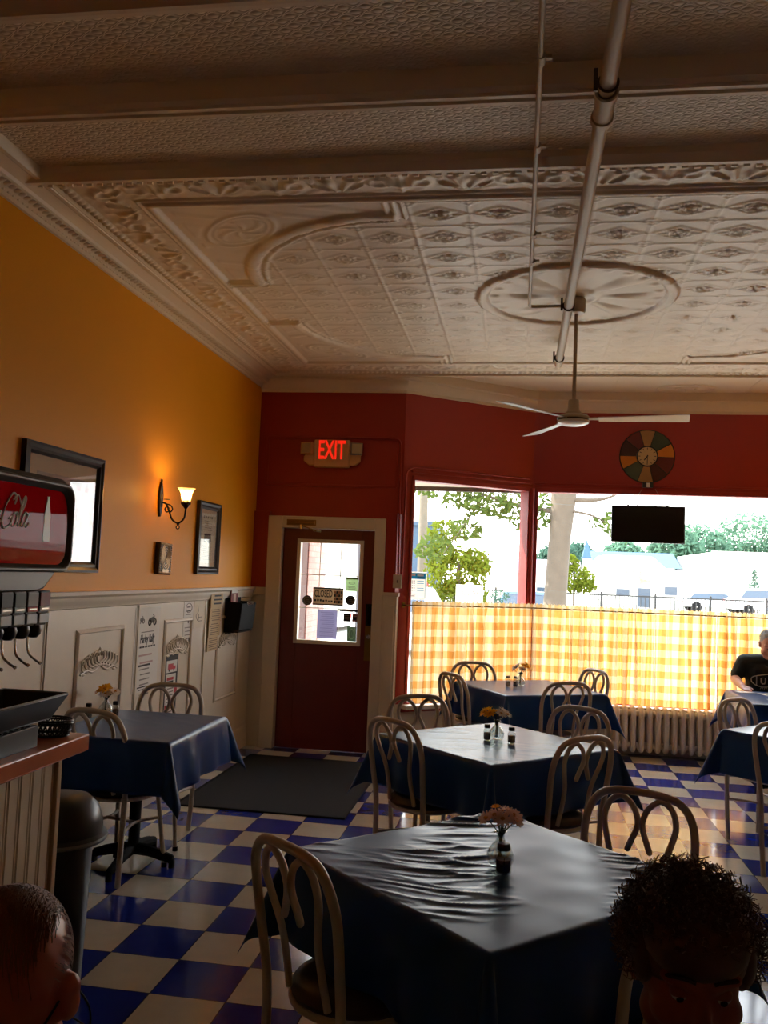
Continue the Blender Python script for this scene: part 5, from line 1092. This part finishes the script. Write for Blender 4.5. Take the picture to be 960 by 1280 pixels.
for s in (-1, 1):
    for i in range(420):
        a = rnd.uniform(-.15, 1.5); z = rnd.uniform(-.02, .06); hh = [Vector((s*.0785*math.cos(a+k*.05)*q, -.012-.098*math.sin(a+k*.05)*q, z-k*.011)) for k in range(3) for q in [math.sqrt(max(.1, 1-((z-k*.011-.035)/.092)**2))]]; b.tube([HT @ p for p in hh], .0007, 3, cap=False)
b.build('hair', man, smooth=70)
b = MB(ink)
b.tube([HT @ Vector(q) for q in spline([(-.083, -.02, .01), (-.089, -.03, -.05), (-.075, -.035, -.11), (-.05, -.065, -.15), (0, -.085, -.16), (.05, -.065, -.15), (.075, -.035, -.11), (.089, -.03, -.05), (.083, -.02, .01)], 5)], .0014, 6)
for s in (-1, 1):
    b.tube([HT @ Vector((s*.082, -.02, .012)), HT @ Vector((s*.075, .06, .012)), HT @ Vector((s*.058, .092, .010))], .0018, 6)
    b.tube([HT @ Vector((s*.034+.024*math.cos(a*PI/10), .098-.004*abs(math.cos(a*PI/10)), .006+.018*math.sin(a*PI/10))) for a in range(20)], .0016, 6, True)
b.tube([HT @ Vector((-.010, .102, .010)), HT @ Vector((0, .104, .013)), HT @ Vector((.010, .102, .010))], .0016, 6)
tag(b.build('eyeglasses', smooth=50), 'thin black eyeglasses on a neck cord worn by the balding person', 'glasses'); eg = bpy.data.objects['eyeglasses']; eg.location = man.location; eg.rotation_euler = man.rotation_euler; eg.scale = man.scale
# seated reader at the right
reader, HT, J, v, so = person('person in a dark green T-shirt with a white ball print, reading at the right table', (2.26, 8.57, 0), 166, 20, 30, 8, [((-.27, .10, .83), (-.15, .40, .79), (.3, 1, -.05), .35), ((.29, .08, .82), (.22, .41, .785), (-.35, 1, -.05), .35)], skin_old, mat('dark_green_tshirt', '#1d2620', .8), .72, mat('dark_jeans', '#20242e', .8), .0055, 1.12)
rnd = random.Random(2); b = MB(mat('grey_cropped_hair', '#8f8a83', .6)); b.sph((0, -.022, .045), (.080, .094, .083), 26, 16, HT); b.sph((0, -.045, -.01), (.078, .072, .065), 22, 12, HT)
for i in range(900):
    a = rnd.uniform(0, 2*PI); e = math.asin(rnd.uniform(-.3, 1)); n = Vector((math.cos(e)*math.cos(a), math.cos(e)*math.sin(a), math.sin(e)))
    if n.y > .35 and n.z < .7: continue
    p = Vector((n.x*.080, n.y*.094-.022, n.z*.083+.045)); b.tube([HT @ p, HT @ (p+n*.008+Vector((0, -.006, 0)))], .0009, 3, cap=False)
b.build('hair', reader, smooth=70)
# white ball print on the chest
def front(x, z):      # a point on the front of the shirt
    q = v(x, .0, z); dg = bpy.context.evaluated_depsgraph_get(); d = (v(0, 1, 0)-v(0, 0, 0)).normalized(); o = q+d*.35
    hit, loc_, nrm, idx = so.ray_cast(o, -d, distance=.6)
    return (loc_ if hit else q)+d*.003
pm = mat('white_shirt_print', '#b9b9ae', .7); b = MB(pm); cx_, cz_ = .02, .885
for s in (-1, 1): b.tube([front(cx_+.13*math.cos(a), cz_+s*.058*math.sin(a)**.8) for a in [PI*i/16 for i in range(17)]], .0042, 6)
for s in (-1, 1): b.tube([front(cx_+s*.085, cz_+.04*q) for q in (-1, -.5, 0, .5, 1)], .004, 6)
for k, (x, pts) in enumerate(((-.03, [(-.018, .026), (-.018, -.012), (-.006, -.026), (.010, -.026), (.018, -.012), (.018, .026)]), (.035, [(.016, .022), (.0, .028), (-.014, .016), (.0, .0), (.014, -.014), (.0, -.026), (-.016, -.020)]))):
    b.tube([front(cx_-(x+px), cz_+pz) for px, pz in pts], .0055, 6)
for i in range(7): b.tube([front(cx_-.05+i*.016, cz_-.062), front(cx_-.042+i*.016, cz_-.078)], .003, 5)
b.build('shirt_print', so, smooth=50)
def make_stool(label, loc):
    t = thing('stool', label, 'stool', loc, group='stools under the foreground sitters'); t.scale = (1, 1, .88)
    b = MB(seat_vinyl); b.lathe([(.001, .425), (.15, .425), (.165, .418), (.17, .405), (.16, .39), (.001, .388)], 30); b.build('seat', t, smooth=40)
    for k in range(4): b = MB(chair_paint); T = Matrix.Rotation(k*PI/2+.78, 4, 'Z'); b.tube([(.11, 0, .39), (.165, 0, .0)], .013, 10, T=T); b.build('leg', t)
    b = MB(chair_paint); b.tube([(.142*math.cos(a*PI/12), .142*math.sin(a*PI/12), .17) for a in range(24)], .008, 8, True); b.build('footring', t); return t
make_stool('backless stool under the curly-haired person', woman.location); make_stool('backless stool under the balding person', man.location)
dup(proto, reader.location+Vector((0, -.02, 0)), reader.rotation_euler.z, 'loop-back chair under the reader in the green T-shirt')

# ------------------------------------------------------------------ outdoors
pale = mat('white_stucco', '#d8d4c8', .8, var=.04); asphalt = mat('pale_asphalt', '#9a978f', .9, var=.1, vscale=.6); conc = mat('sidewalk_concrete', '#b5b0a5', .9, var=.08, vscale=1.5)
b = MB(asphalt); b.box(-60, 60, 12.6, 42, -.30, -.16); struct(b.build('street', smooth=0))
b = MB(conc); b.box(-60, 60, 8.3, 12.6, -.30, -.05); struct(b.build('sidewalk', smooth=0))
b = MB(mat('lot_gravel', '#b8b3a8', .95, var=.08)); b.box(-90, 120, 42, 140, -.3, .02); struct(b.build('parking_lot', smooth=0))
b = MB(mat('soffit_paint', '#b9b0a0', .7)); b.prism([(-3.6, 8.27), (-1.14, 8.27), (-.02, 9.11), (-.02, 9.2), (-3.6, 9.2)], 2.575, 2.75); struct(b.build('trim_21', bevel=.004))
b = MB(mat('dark_valance', '#4a4640', .7)); b.box(-3.6, .12, 9.20, 9.24, 2.53, 2.60); struct(b.build('trim_22', bevel=.004))
# brick return beside the entrance
def brick_mat():
    m = bpy.data.materials.new('pinkish_brick'); m.use_nodes = True; nt = m.node_tree; N = nt.nodes; L = nt.links; bs = N['Principled BSDF']; tc = N.new('ShaderNodeTexCoord'); mp = N.new('ShaderNodeMapping'); mp.inputs['Rotation'].default_value = (R(90), 0, R(90)); L.new(tc.outputs['Object'], mp.inputs['Vector'])
    sp = N.new('ShaderNodeSeparateXYZ'); cb = N.new('ShaderNodeCombineXYZ'); L.new(tc.outputs['Object'], sp.inputs[0]); ad = N.new('ShaderNodeMath'); L.new(sp.outputs['X'], ad.inputs[0]); L.new(sp.outputs['Y'], ad.inputs[1]); L.new(ad.outputs[0], cb.inputs['X']); L.new(sp.outputs['Z'], cb.inputs['Y'])
    br = N.new('ShaderNodeTexBrick'); br.inputs['Scale'].default_value = 4.2; br.inputs['Color1'].default_value = lin('#b58a80'); br.inputs['Color2'].default_value = lin('#c39b92'); br.inputs['Mortar'].default_value = lin('#8f7f78'); br.inputs['Mortar Size'].default_value = .018; L.new(cb.outputs[0], br.inputs['Vector']); L.new(br.outputs['Color'], bs.inputs['Base Color']); bs.inputs['Roughness'].default_value = .9; return m
b = MB(brick_mat()); b.box(-2.45, -2.12, 8.75, 9.55, -.05, 3.2); struct(b.build('trim_23', bevel=.004)); b = MB(mat('brown_jamb_paint', '#5a332a', .7)); b.box(-2.45, -2.13, 8.26, 8.75, -.05, 3.2); struct(b.build('trim_24', bevel=.004))
# railing
t = thing('street_railing', 'black iron baluster railing across the street behind the tree trunk', 'railing', (0, 44, .0)); rm_ = mat('railing_black', '#0d0d0f', .5)
x0, x1 = -3.7, 14; nb = 90
b = MB(rm_); b.box(x0, x1, -.03, .03, .99, 1.06); b.box(x0, x1, -.02, .02, .25, .31); b.build('rails', t, smooth=0)
bb = MB(rm_); bb.box(-.017, .017, -.017, .017, .28, 1.02); first = bb.build('baluster', t, smooth=0); first.location = (x0, 0, 0)
for i in range(1, nb):
    o = first.copy(); C.objects.link(o); o.parent = t; o.location = (x0+(x1-x0)*i/nb, 0, 0)
for i in range(8): b = MB(rm_); x = x0+(x1-x0)*i/7; b.box(x-.045, x+.045, -.045, .045, .02, 1.12); b.sph((x, 0, 1.14), .05, 10, 6); b.build('post', t)
# trees
bark = mat('tree_bark', '#544a3e', .9, var=.3, vscale=6, bump=.6, bscale=14)
def leafmat(name, col):
    m = bpy.data.materials.new(name); m.use_nodes = True; nt = m.node_tree; N = nt.nodes; L = nt.links; N.remove(N['Principled BSDF']); d = N.new('ShaderNodeBsdfDiffuse'); t_ = N.new('ShaderNodeBsdfTranslucent'); nz = N.new('ShaderNodeTexNoise'); nz.inputs['Scale'].default_value = 1.2; tc = N.new('ShaderNodeTexCoord'); L.new(tc.outputs['Object'], nz.inputs['Vector']); mx = N.new('ShaderNodeMix'); mx.data_type = 'RGBA'; c_ = lin(col); mx.inputs['A'].default_value = tuple(x*.75 for x in c_[:3])+(1,); mx.inputs['B'].default_value = tuple(min(1, x*1.25) for x in c_[:3])+(1,); L.new(nz.outputs['Fac'], mx.inputs['Factor'])
    for s in (d, t_): L.new(mx.outputs['Result'], s.inputs['Color'])
    ms = N.new('ShaderNodeMixShader'); ms.inputs[0].default_value = .4; L.new(d.outputs[0], ms.inputs[1]); L.new(t_.outputs[0], ms.inputs[2]); L.new(ms.outputs[0], N['Material Output'].inputs['Surface']); return m
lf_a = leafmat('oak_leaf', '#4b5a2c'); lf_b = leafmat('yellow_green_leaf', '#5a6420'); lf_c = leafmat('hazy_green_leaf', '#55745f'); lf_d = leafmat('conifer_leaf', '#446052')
def foliage(b, blobs, n, size, seed):
    rnd = random.Random(seed); vol = lambda r: (r[0]*r[1]*r[2])**.6; tot = sum(vol(r) for _, r in blobs); vs = []; fs = []
    for c_, r in blobs:
        k = max(8, int(n*vol(r)/tot))
        for i in range(k):
            d = Vector((rnd.gauss(0, 1), rnd.gauss(0, 1), rnd.gauss(0, 1))).normalized()*rnd.uniform(.3, 1)**.5; p = Vector((c_[0]+d.x*r[0], c_[1]+d.y*r[1], c_[2]+d.z*r[2]))
            u = Vector((rnd.gauss(0, 1), rnd.gauss(0, 1), rnd.gauss(0, 1))).normalized(); w_ = u.orthogonal().normalized(); s = size*rnd.uniform(.6, 1.3); i0 = len(vs)
            vs += [p-u*s, p+w_*s*.45, p+u*s, p-w_*s*.45]; fs.append((i0, i0+1, i0+2, i0+3))
    b.raw(vs, fs)
def tree(label, loc, trunk, blobs, n, size, lm, seed, branches=(), name='tree', group='trees outside'):
    t = thing(name, label, 'tree', loc, group=group); b = MB(bark)
    if trunk: b.tube(*trunk, 14); b.build('trunk', t, smooth=60)
    for pts, r in branches: b = MB(bark); b.tube(spline(pts, 4), [r*(1-.75*i/(len(pts)*4-4)) for i in range(len(pts)*4-3)], 8); b.build('branch', t, smooth=60)
    b = MB(lm); foliage(b, blobs, n, size, seed); b.build('foliage', t, smooth=0); return t
tree('large street tree whose thick trunk stands right of the window corner post', (.60, 16, -.05), ([(0, 0, 0), (.0, 0, .6), (.02, 0, 1.4), (.07, .0, 2.4), (.13, 0, 3.3), (.12, 0, 4.6), (.1, 0, 6)], [.36, .25, .20, .19, .23, .20, .16]),
     [((-1.9, .2, 3.35), (.75, .5, .28)), ((-1.2, 0, 3.0), (.5, .4, .2)), ((-.5, 0, 2.75), (.45, .3, .2)), ((-1.6, .2, 2.55), (.35, .3, .22)), ((.9, -.3, 2.75), (.35, .3, .2)), ((1.2, .1, 2.55), (.25, .3, .13)), ((-2.2, .1, 2.2), (.4, .3, .25)), ((-1.0, .1, 3.1), (1.1, .4, .35)), ((0, 0, 5.6), (3.2, 2.6, 1.3))], 4200, .085, lf_a, 3,
     [([(.1, 0, 3.2), (.4, -.1, 3.12), (.8, -.15, 3.15), (1.05, -.15, 3.25)], .06), ([(.08, 0, 2.9), (-.6, .1, 3.0), (-1.3, .2, 3.2), (-2.2, .2, 3.5)], .05), ([(-1.3, .2, 3.2), (-1.6, .2, 2.7), (-2.0, .15, 2.1)], .025), ([(.1, 0, 2.95), (.6, -.2, 2.85), (1.15, 0, 2.6)], .03)])
tree('bushy yellow-green tree at the left beyond the angled window', (-1.55, 22, 0), ([(0, 0, 0), (0, 0, 1.2), (.05, 0, 2.)], [.10, .08, .05]), [((0, 0, 1.75), (.85, .7, .65)), ((-.4, 0, 2.1), (.45, .4, .4)), ((.45, 0, 2.0), (.4, .4, .35)), ((-.35, .1, 2.75), (.5, .4, .3)), ((.1, 0, 1.2), (.7, .6, .4))], 3000, .075, lf_b, 5)
tree('slim young yellow-green tree beside the trunk of the big street tree', (2.0, 34, 0), ([(0, 0, 0), (0, 0, 1.3), (0, 0, 2.4)], [.05, .04, .02]), [((0, 0, 1.75), (.75, .6, .55)), ((-.2, 0, 2.3), (.4, .4, .35)), ((.35, 0, 1.5), (.5, .4, .3))], 1300, .09, lf_b, 6)
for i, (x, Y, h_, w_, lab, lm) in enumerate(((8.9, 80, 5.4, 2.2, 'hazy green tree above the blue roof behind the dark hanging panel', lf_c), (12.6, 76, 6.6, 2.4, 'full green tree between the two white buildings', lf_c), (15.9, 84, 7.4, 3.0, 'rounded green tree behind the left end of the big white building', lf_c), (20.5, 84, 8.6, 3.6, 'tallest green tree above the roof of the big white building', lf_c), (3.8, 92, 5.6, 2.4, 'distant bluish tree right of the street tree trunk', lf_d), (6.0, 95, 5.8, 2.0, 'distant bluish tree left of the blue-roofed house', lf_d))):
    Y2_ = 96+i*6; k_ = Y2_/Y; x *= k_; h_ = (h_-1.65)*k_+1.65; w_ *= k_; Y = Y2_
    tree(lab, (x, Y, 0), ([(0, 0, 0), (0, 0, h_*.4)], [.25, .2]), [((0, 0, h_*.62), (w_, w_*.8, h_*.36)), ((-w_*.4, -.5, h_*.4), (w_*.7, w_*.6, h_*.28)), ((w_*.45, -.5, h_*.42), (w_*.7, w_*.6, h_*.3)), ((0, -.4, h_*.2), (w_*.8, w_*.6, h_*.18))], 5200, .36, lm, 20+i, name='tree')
tree('small pointed evergreen before the big white building', (15.1, 61, 0), ([(0, 0, 0), (0, 0, .6)], [.1, .08]), [((0, 0, .8), (.45, .4, .6)), ((0, 0, 1.6), (.33, .3, .55)), ((.02, 0, 2.4), (.18, .2, .5)), ((.45, 0, .7), (.3, .3, .6))], 900, .10, lf_d, 40, name='evergreen')
tree('small bare shrub behind the railing at the lower left window', (-.68, 27, -.16), None, [((0, 0, .75), (.45, .4, .4)), ((.1, 0, 1.25), (.3, .3, .2))], 500, .05, lf_d, 41, [([(0, 0, 0), (.05, 0, .6), (.1, 0, 1.4)], .02), ([(0, 0, 0), (-.2, 0, .6), (-.3, 0, 1.1)], .02), ([(0, 0, 0), (.25, 0, .6), (.4, 0, 1.2)], .02)], name='shrub')
t = thing('utility_pole', 'grey wooden utility pole at the far left of the angled window', 'pole', (-2.62, 24, -.05)); b = MB(mat('pole_wood', '#5d5548', .9, var=.2)); b.tube([(0, 0, 0), (-.06, 0, 4.4), (-.08, 0, 6.5)], [.15, .12, .10], 14); b.build('shaft', t); b = MB(ink_grey); b.box(-.8, .7, -.06, .06, 5.9, 6.02); b.build('crossarm', t)
# buildings
win_glass = mat('outdoor_window_dark', '#2c3c4c', .15, spec=.6); blue_roof = mat('slate_blue_roof', '#34506e', .8, var=.06)
def building(label, x0, x1, Y, depth, h_, wm, roof=None, rm__=None, wins=(), name='building'):
    t = thing(name, label, 'building', ((x0+x1)/2, Y, 0)); W = (x1-x0)/2
    b = MB(wm); b.box(-W, W, 0, depth, 0, h_); b.build('walls', t, smooth=0)
    if roof:
        ov, rh = roof; b = MB(rm__); b.prism([(-.3-0, h_), (depth/2, h_+rh), (depth+.3, h_)], -W-ov, W+ov, Matrix(((0, 0, 1, 0), (1, 0, 0, 0), (0, 1, 0, 0), (0, 0, 0, 1)))); b.build('roof', t, smooth=0)
    else: b = MB(wm); b.box(-W-.1, W+.1, -.1, .2, h_-.12, h_+.06); b.build('parapet', t, smooth=0)
    for (a, c_, z0, z1, m_, nm) in wins:
        b = MB(m_); b.box(a, c_, -.05, .02, z0, z1); w1 = b.build(nm, t, smooth=0); b = MB(pale)
        for q in ((a-.05, a, z0-.05, z1+.05), (c_, c_+.05, z0-.05, z1+.05), (a, c_, z1, z1+.05), (a, c_, z0-.05, z0)): b.box(q[0], q[1], -.07, .02, q[2], q[3])
        b.build('surround', w1, smooth=0)
    return t
sign_g = mat('sign_grey', '#7d7c70', .7)
b123 = building('white building numbered 123 across the street', 4.45, 10.75, 60, 8, 2.55, pale, None, None, [(1.13-2.5, 2.0-2.5+.0, .75, 1.25, win_glass, 'window'), (.02, .82, .1, 1.35, win_glass, 'door'), (1.7, 2.5, .95, 1.5, win_glass, 'window')])
b = MB(pale); b.prism([(-2.9, 2.55), (2.0, 2.55), (1.2, 3.25), (.9, 3.45), (-2.1, 3.45)], 0, 6, frame((0, 6.5, 0), (1, 0, 0), (0, 0, 1))); b.build('gable', b123, smooth=0)
b = MB(sign_g); b.box(.02, .85, -.14, -.02, 1.55, 2.02); b.m(mat('sign_yellow', '#d8cf6a', .7)).tube(spline([(.15, -.16, 1.85), (.22, -.16, 1.95), (.25, -.16, 1.75), (.2, -.16, 1.62)], 4), .03, 6); b.tube(spline([(.3, -.16, 1.82), (.45, -.16, 1.88), (.6, -.16, 1.78), (.75, -.16, 1.85)], 4), .03, 6); b.build('shop_sign', b123, smooth=30)
b = MB(mat('number_grey', '#77756c', .6)); b.text('1 2 3', .55, frame((-.28, -.03, 2.2), (1, 0, 0), (0, 0, 1)), .02); b.build('street_number', b123, smooth=0)
building('house with a slate blue roof behind the white building numbered 123', 6.2, 11.9, 72, 8, 2.9, pale, (.5, 1.3), blue_roof)
building('big plain white building at the right edge of the window', 12.75, 24, 62, 14, 3.95, pale, None, None, [(1.2, 2.0, .6, 1.6, win_glass, 'window')])
building('low white building with a mauve roof left of the window corner post', -1.7, 3.2, 52, 8, 1.95, pale, (.4, .95), mat('mauve_roof', '#75697a', .8, var=.06), [(.2, .7, .6, 1.2, win_glass, 'window')])
building('dark blue and brick shop at the far left of the angled window', -8.8, -3.95, 40, 6, 4.0, mat('slate_wall', '#33475a', .8), None, None, [(1.2, 2.3, .4, 1.45, mat('brick_panel', '#7a3a30', .9), 'brick_panel'), (-.2, 1.0, 1.55, 1.95, mat('awning_red', '#b0484a', .7), 'awning')])
building('white shopfront with a grey window seen through the door glass', -9.6, -5.2, 26, 5, 4.2, pale, None, None, [(.2, 1.15, .9, 2.3, mat('grey_window', '#9aa0a4', .3), 'window'), (-1.6, -.7, .2, 2.2, win_glass, 'door')])
t = thing('steeple', 'pale pointed steeple beside the street tree trunk', 'steeple', (5.0, 70, 0)); b = MB(pale); b.box(-.3, .3, -.3, .3, 0, 3.4); b.build('tower', t, smooth=0); b = MB(blue_roof); b.prism([(-.36, -.36), (.36, -.36), (.36, .36), (-.36, .36)], 3.4, 3.5); b.raw([(-.34, -.34, 3.5), (.34, -.34, 3.5), (.34, .34, 3.5), (-.34, .34, 3.5), (0, 0, 5.0)], [(0, 1, 4), (1, 2, 4), (2, 3, 4), (3, 0, 4)]); b.build('spire', t, smooth=0)
t = thing('post', 'dark sign post seen at the right of the door glass', 'post', (-2.58, 14.5, -.05)); b = MB(mat('post_dark', '#3d3a3c', .6)); b.box(-.09, .09, -.09, .09, 0, 3.3); b.m(pale).box(-.16, .16, -.11, -.09, 2.2, 3.0); b.build('column', t, bevel=.01)
# freestanding white board near the kerb
t = thing('lawn_sign', 'white freestanding board with faint lettering left of the window corner post', 'sign', (-1.12, 20, -.16)); b = MB(pale); b.box(-.30, .30, -.03, .03, .75, 1.62); b.sph((0, 0, 1.62), (.1, .03, .06), 14, 8); b.m(ink_grey).text('Café', .2, frame((0, -.032, 1.45), (1, 0, 0), (0, 0, 1)), .002, .2); b.build('board', t, bevel=.01)
for s in (-1, 1): b = MB(pale); b.box(s*.26-.03, s*.26+.03, -.03, .03, 0, .76); b.build('leg', t)
# vehicles
def car(label, loc, rz, col, L_=4.5, h_=1.5, van=False):
    t = thing('car', label, 'car', loc, R(rz)); cm = mat('car_paint_'+col[1:], col, .15, spec=.6, coat=.6, var=.02); W = .88; lo, mid = .32, h_*.60
    roof = [(-L_*.44, mid), (-L_*.36, h_*.97), (-L_*.10, h_), (L_*.10, h_*.97), (L_*.27, mid)] if not van else [(-L_*.47, mid), (-L_*.45, h_*.98), (0, h_), (L_*.2, h_*.97), (L_*.34, mid)]
    prof_ = [(-L_/2, lo+.1), (-L_/2+.04, mid-.06)]+[roof[0]]+[(L_*.3, mid-.01), (L_*.47, mid-.16), (L_/2, lo+.18), (L_/2-.05, lo), (-L_/2+.05, lo)]
    F = Matrix(((1, 0, 0, 0), (0, 0, 1, 0), (0, 1, 0, 0), (0, 0, 0, 1)))
    b = MB(cm); b.prism(prof_, -W, W, F); b.build('body', t, bevel=.05, seg=3)
    b = MB(cm); vs = []; fs = []; k = len(roof)
    for s in (-1, 1): vs += [(x, s*(W-.02-(.16 if z > mid+.1 else 0)), z) for x, z in roof]
    fs = [tuple(range(k)), tuple(range(k, 2*k))[::-1]]+[(i, k+i, k+i+1, i+1) for i in range(k-1)]; b.raw(vs, fs); b.build('cabin', t, bevel=.03)
    b = MB(win_glass)
    for s in (-1, 1):
        ins = [(x*.93+(.0), mid+(z-mid)*.82+.04*(z <= mid+.01), (W-.015-(.135 if z > mid+.1 else -.0)*1) ) for x, z in roof]
        b.raw([(x, s*(y+.012), z) for x, z, y in ins], [tuple(range(k)) if s < 0 else tuple(range(k))[::-1]])
    b.build('side_windows', t, smooth=0)
    for s in (-1, 1):
        for x in (-L_*.31, L_*.31):
            b = MB(matte_black); T = frame((x, s*(W-.10), .33), (1, 0, 0), (0, 0, 1 if s < 0 else -1)); b.lathe([(.2, -.1), (.31, -.1), (.33, -.06), (.33, .08), (.30, .11), (.22, .11)], 24, T=T); b.m(steel).lathe([(.22, .10), (.20, .105), (.06, .08), (.05, .12), (.001, .12)], 20, T=T); b.build('wheel', t)
    for s in (-1, 1): b = MB(mat('tail_lamp', '#a8443c', .3)); b.box(-L_/2-.01, -L_/2+.05, s*.7-.1, s*.7+.1, mid-.2, mid-.08); b.build('tail_lamp', t)
    return t
car('white parked SUV at the right end of the railing', (14.6, 56, .02), 8, '#e6e6e4', 4.6, 1.62)
car('white parked car between the numbered building and the SUV', (12.1, 58.3, .02), 4, '#dedfe0', 4.3, 1.3)
car('blue parked car behind the trunk of the street tree', (.62, 30, -.16), 2, '#2c4d7a', 3.2, 1.42)
car('white vehicle nose at the lower left of the angled window', (-2.55, 20.5, -.16), -6, '#e9e9e6', 2.3, 1.55, True)
# ------------------------------------------------------------------ light, sky, camera
sc = bpy.context.scene
wd = bpy.data.worlds.new('sky'); sc.world = wd; wd.use_nodes = True; nt = wd.node_tree
bg = nt.nodes['Background']
tcw = nt.nodes.new('ShaderNodeTexCoord'); spw = nt.nodes.new('ShaderNodeSeparateXYZ'); nt.links.new(tcw.outputs['Generated'], spw.inputs[0])
crw = nt.nodes.new('ShaderNodeValToRGB'); nt.links.new(spw.outputs['Z'], crw.inputs['Fac'])
crw.color_ramp.elements[0].position = 0.; crw.color_ramp.elements[0].color = (1, .98, .94, 1)
crw.color_ramp.elements[1].position = .8; crw.color_ramp.elements[1].color = (.72, .86, 1, 1)
nt.links.new(crw.outputs[0], bg.inputs['Color']); bg.inputs['Strength'].default_value = SKY
def lamp(name, kind, loc, e, col, **k):
    l = bpy.data.lights.new(name, kind); l.energy = e; l.color = col
    for a, b in k.items(): setattr(l, a, b)
    o = bpy.data.objects.new(name, l); C.objects.link(o); o.location = loc; return o
sun = lamp('sun', 'SUN', (0, -5, 12), SUN, (1, .93, .82), angle=R(.6))
sun.rotation_euler = Vector((.80, -.22, -.55)).to_track_quat('-Z', 'Y').to_euler()
cam = bpy.data.cameras.new('camera'); co = bpy.data.objects.new('camera', cam); C.objects.link(co)
cam.sensor_fit = 'VERTICAL'; cam.sensor_height = 36; cam.lens = 1105.6/1280*36; cam.clip_end = 500; cam.clip_start = .05
r_ = Vector(CR[0]); d_ = Vector(CR[1]); f_ = Vector(CR[2])
mw = Matrix((r_, -d_, -f_)).transposed().to_4x4(); mw.translation = (0, 0, 1.65); co.matrix_world = mw
sc.camera = co
vs = sc.view_settings; vs.view_transform = 'Standard'; vs.look = 'None'; vs.gamma = 1; vs.use_curve_mapping = False; vs.exposure = EXPO
sc.cycles.use_denoising = True
sc.cycles.max_bounces = 10; sc.cycles.diffuse_bounces = 6; sc.cycles.transparent_max_bounces = 16; sc.cycles.sample_clamp_indirect = 8
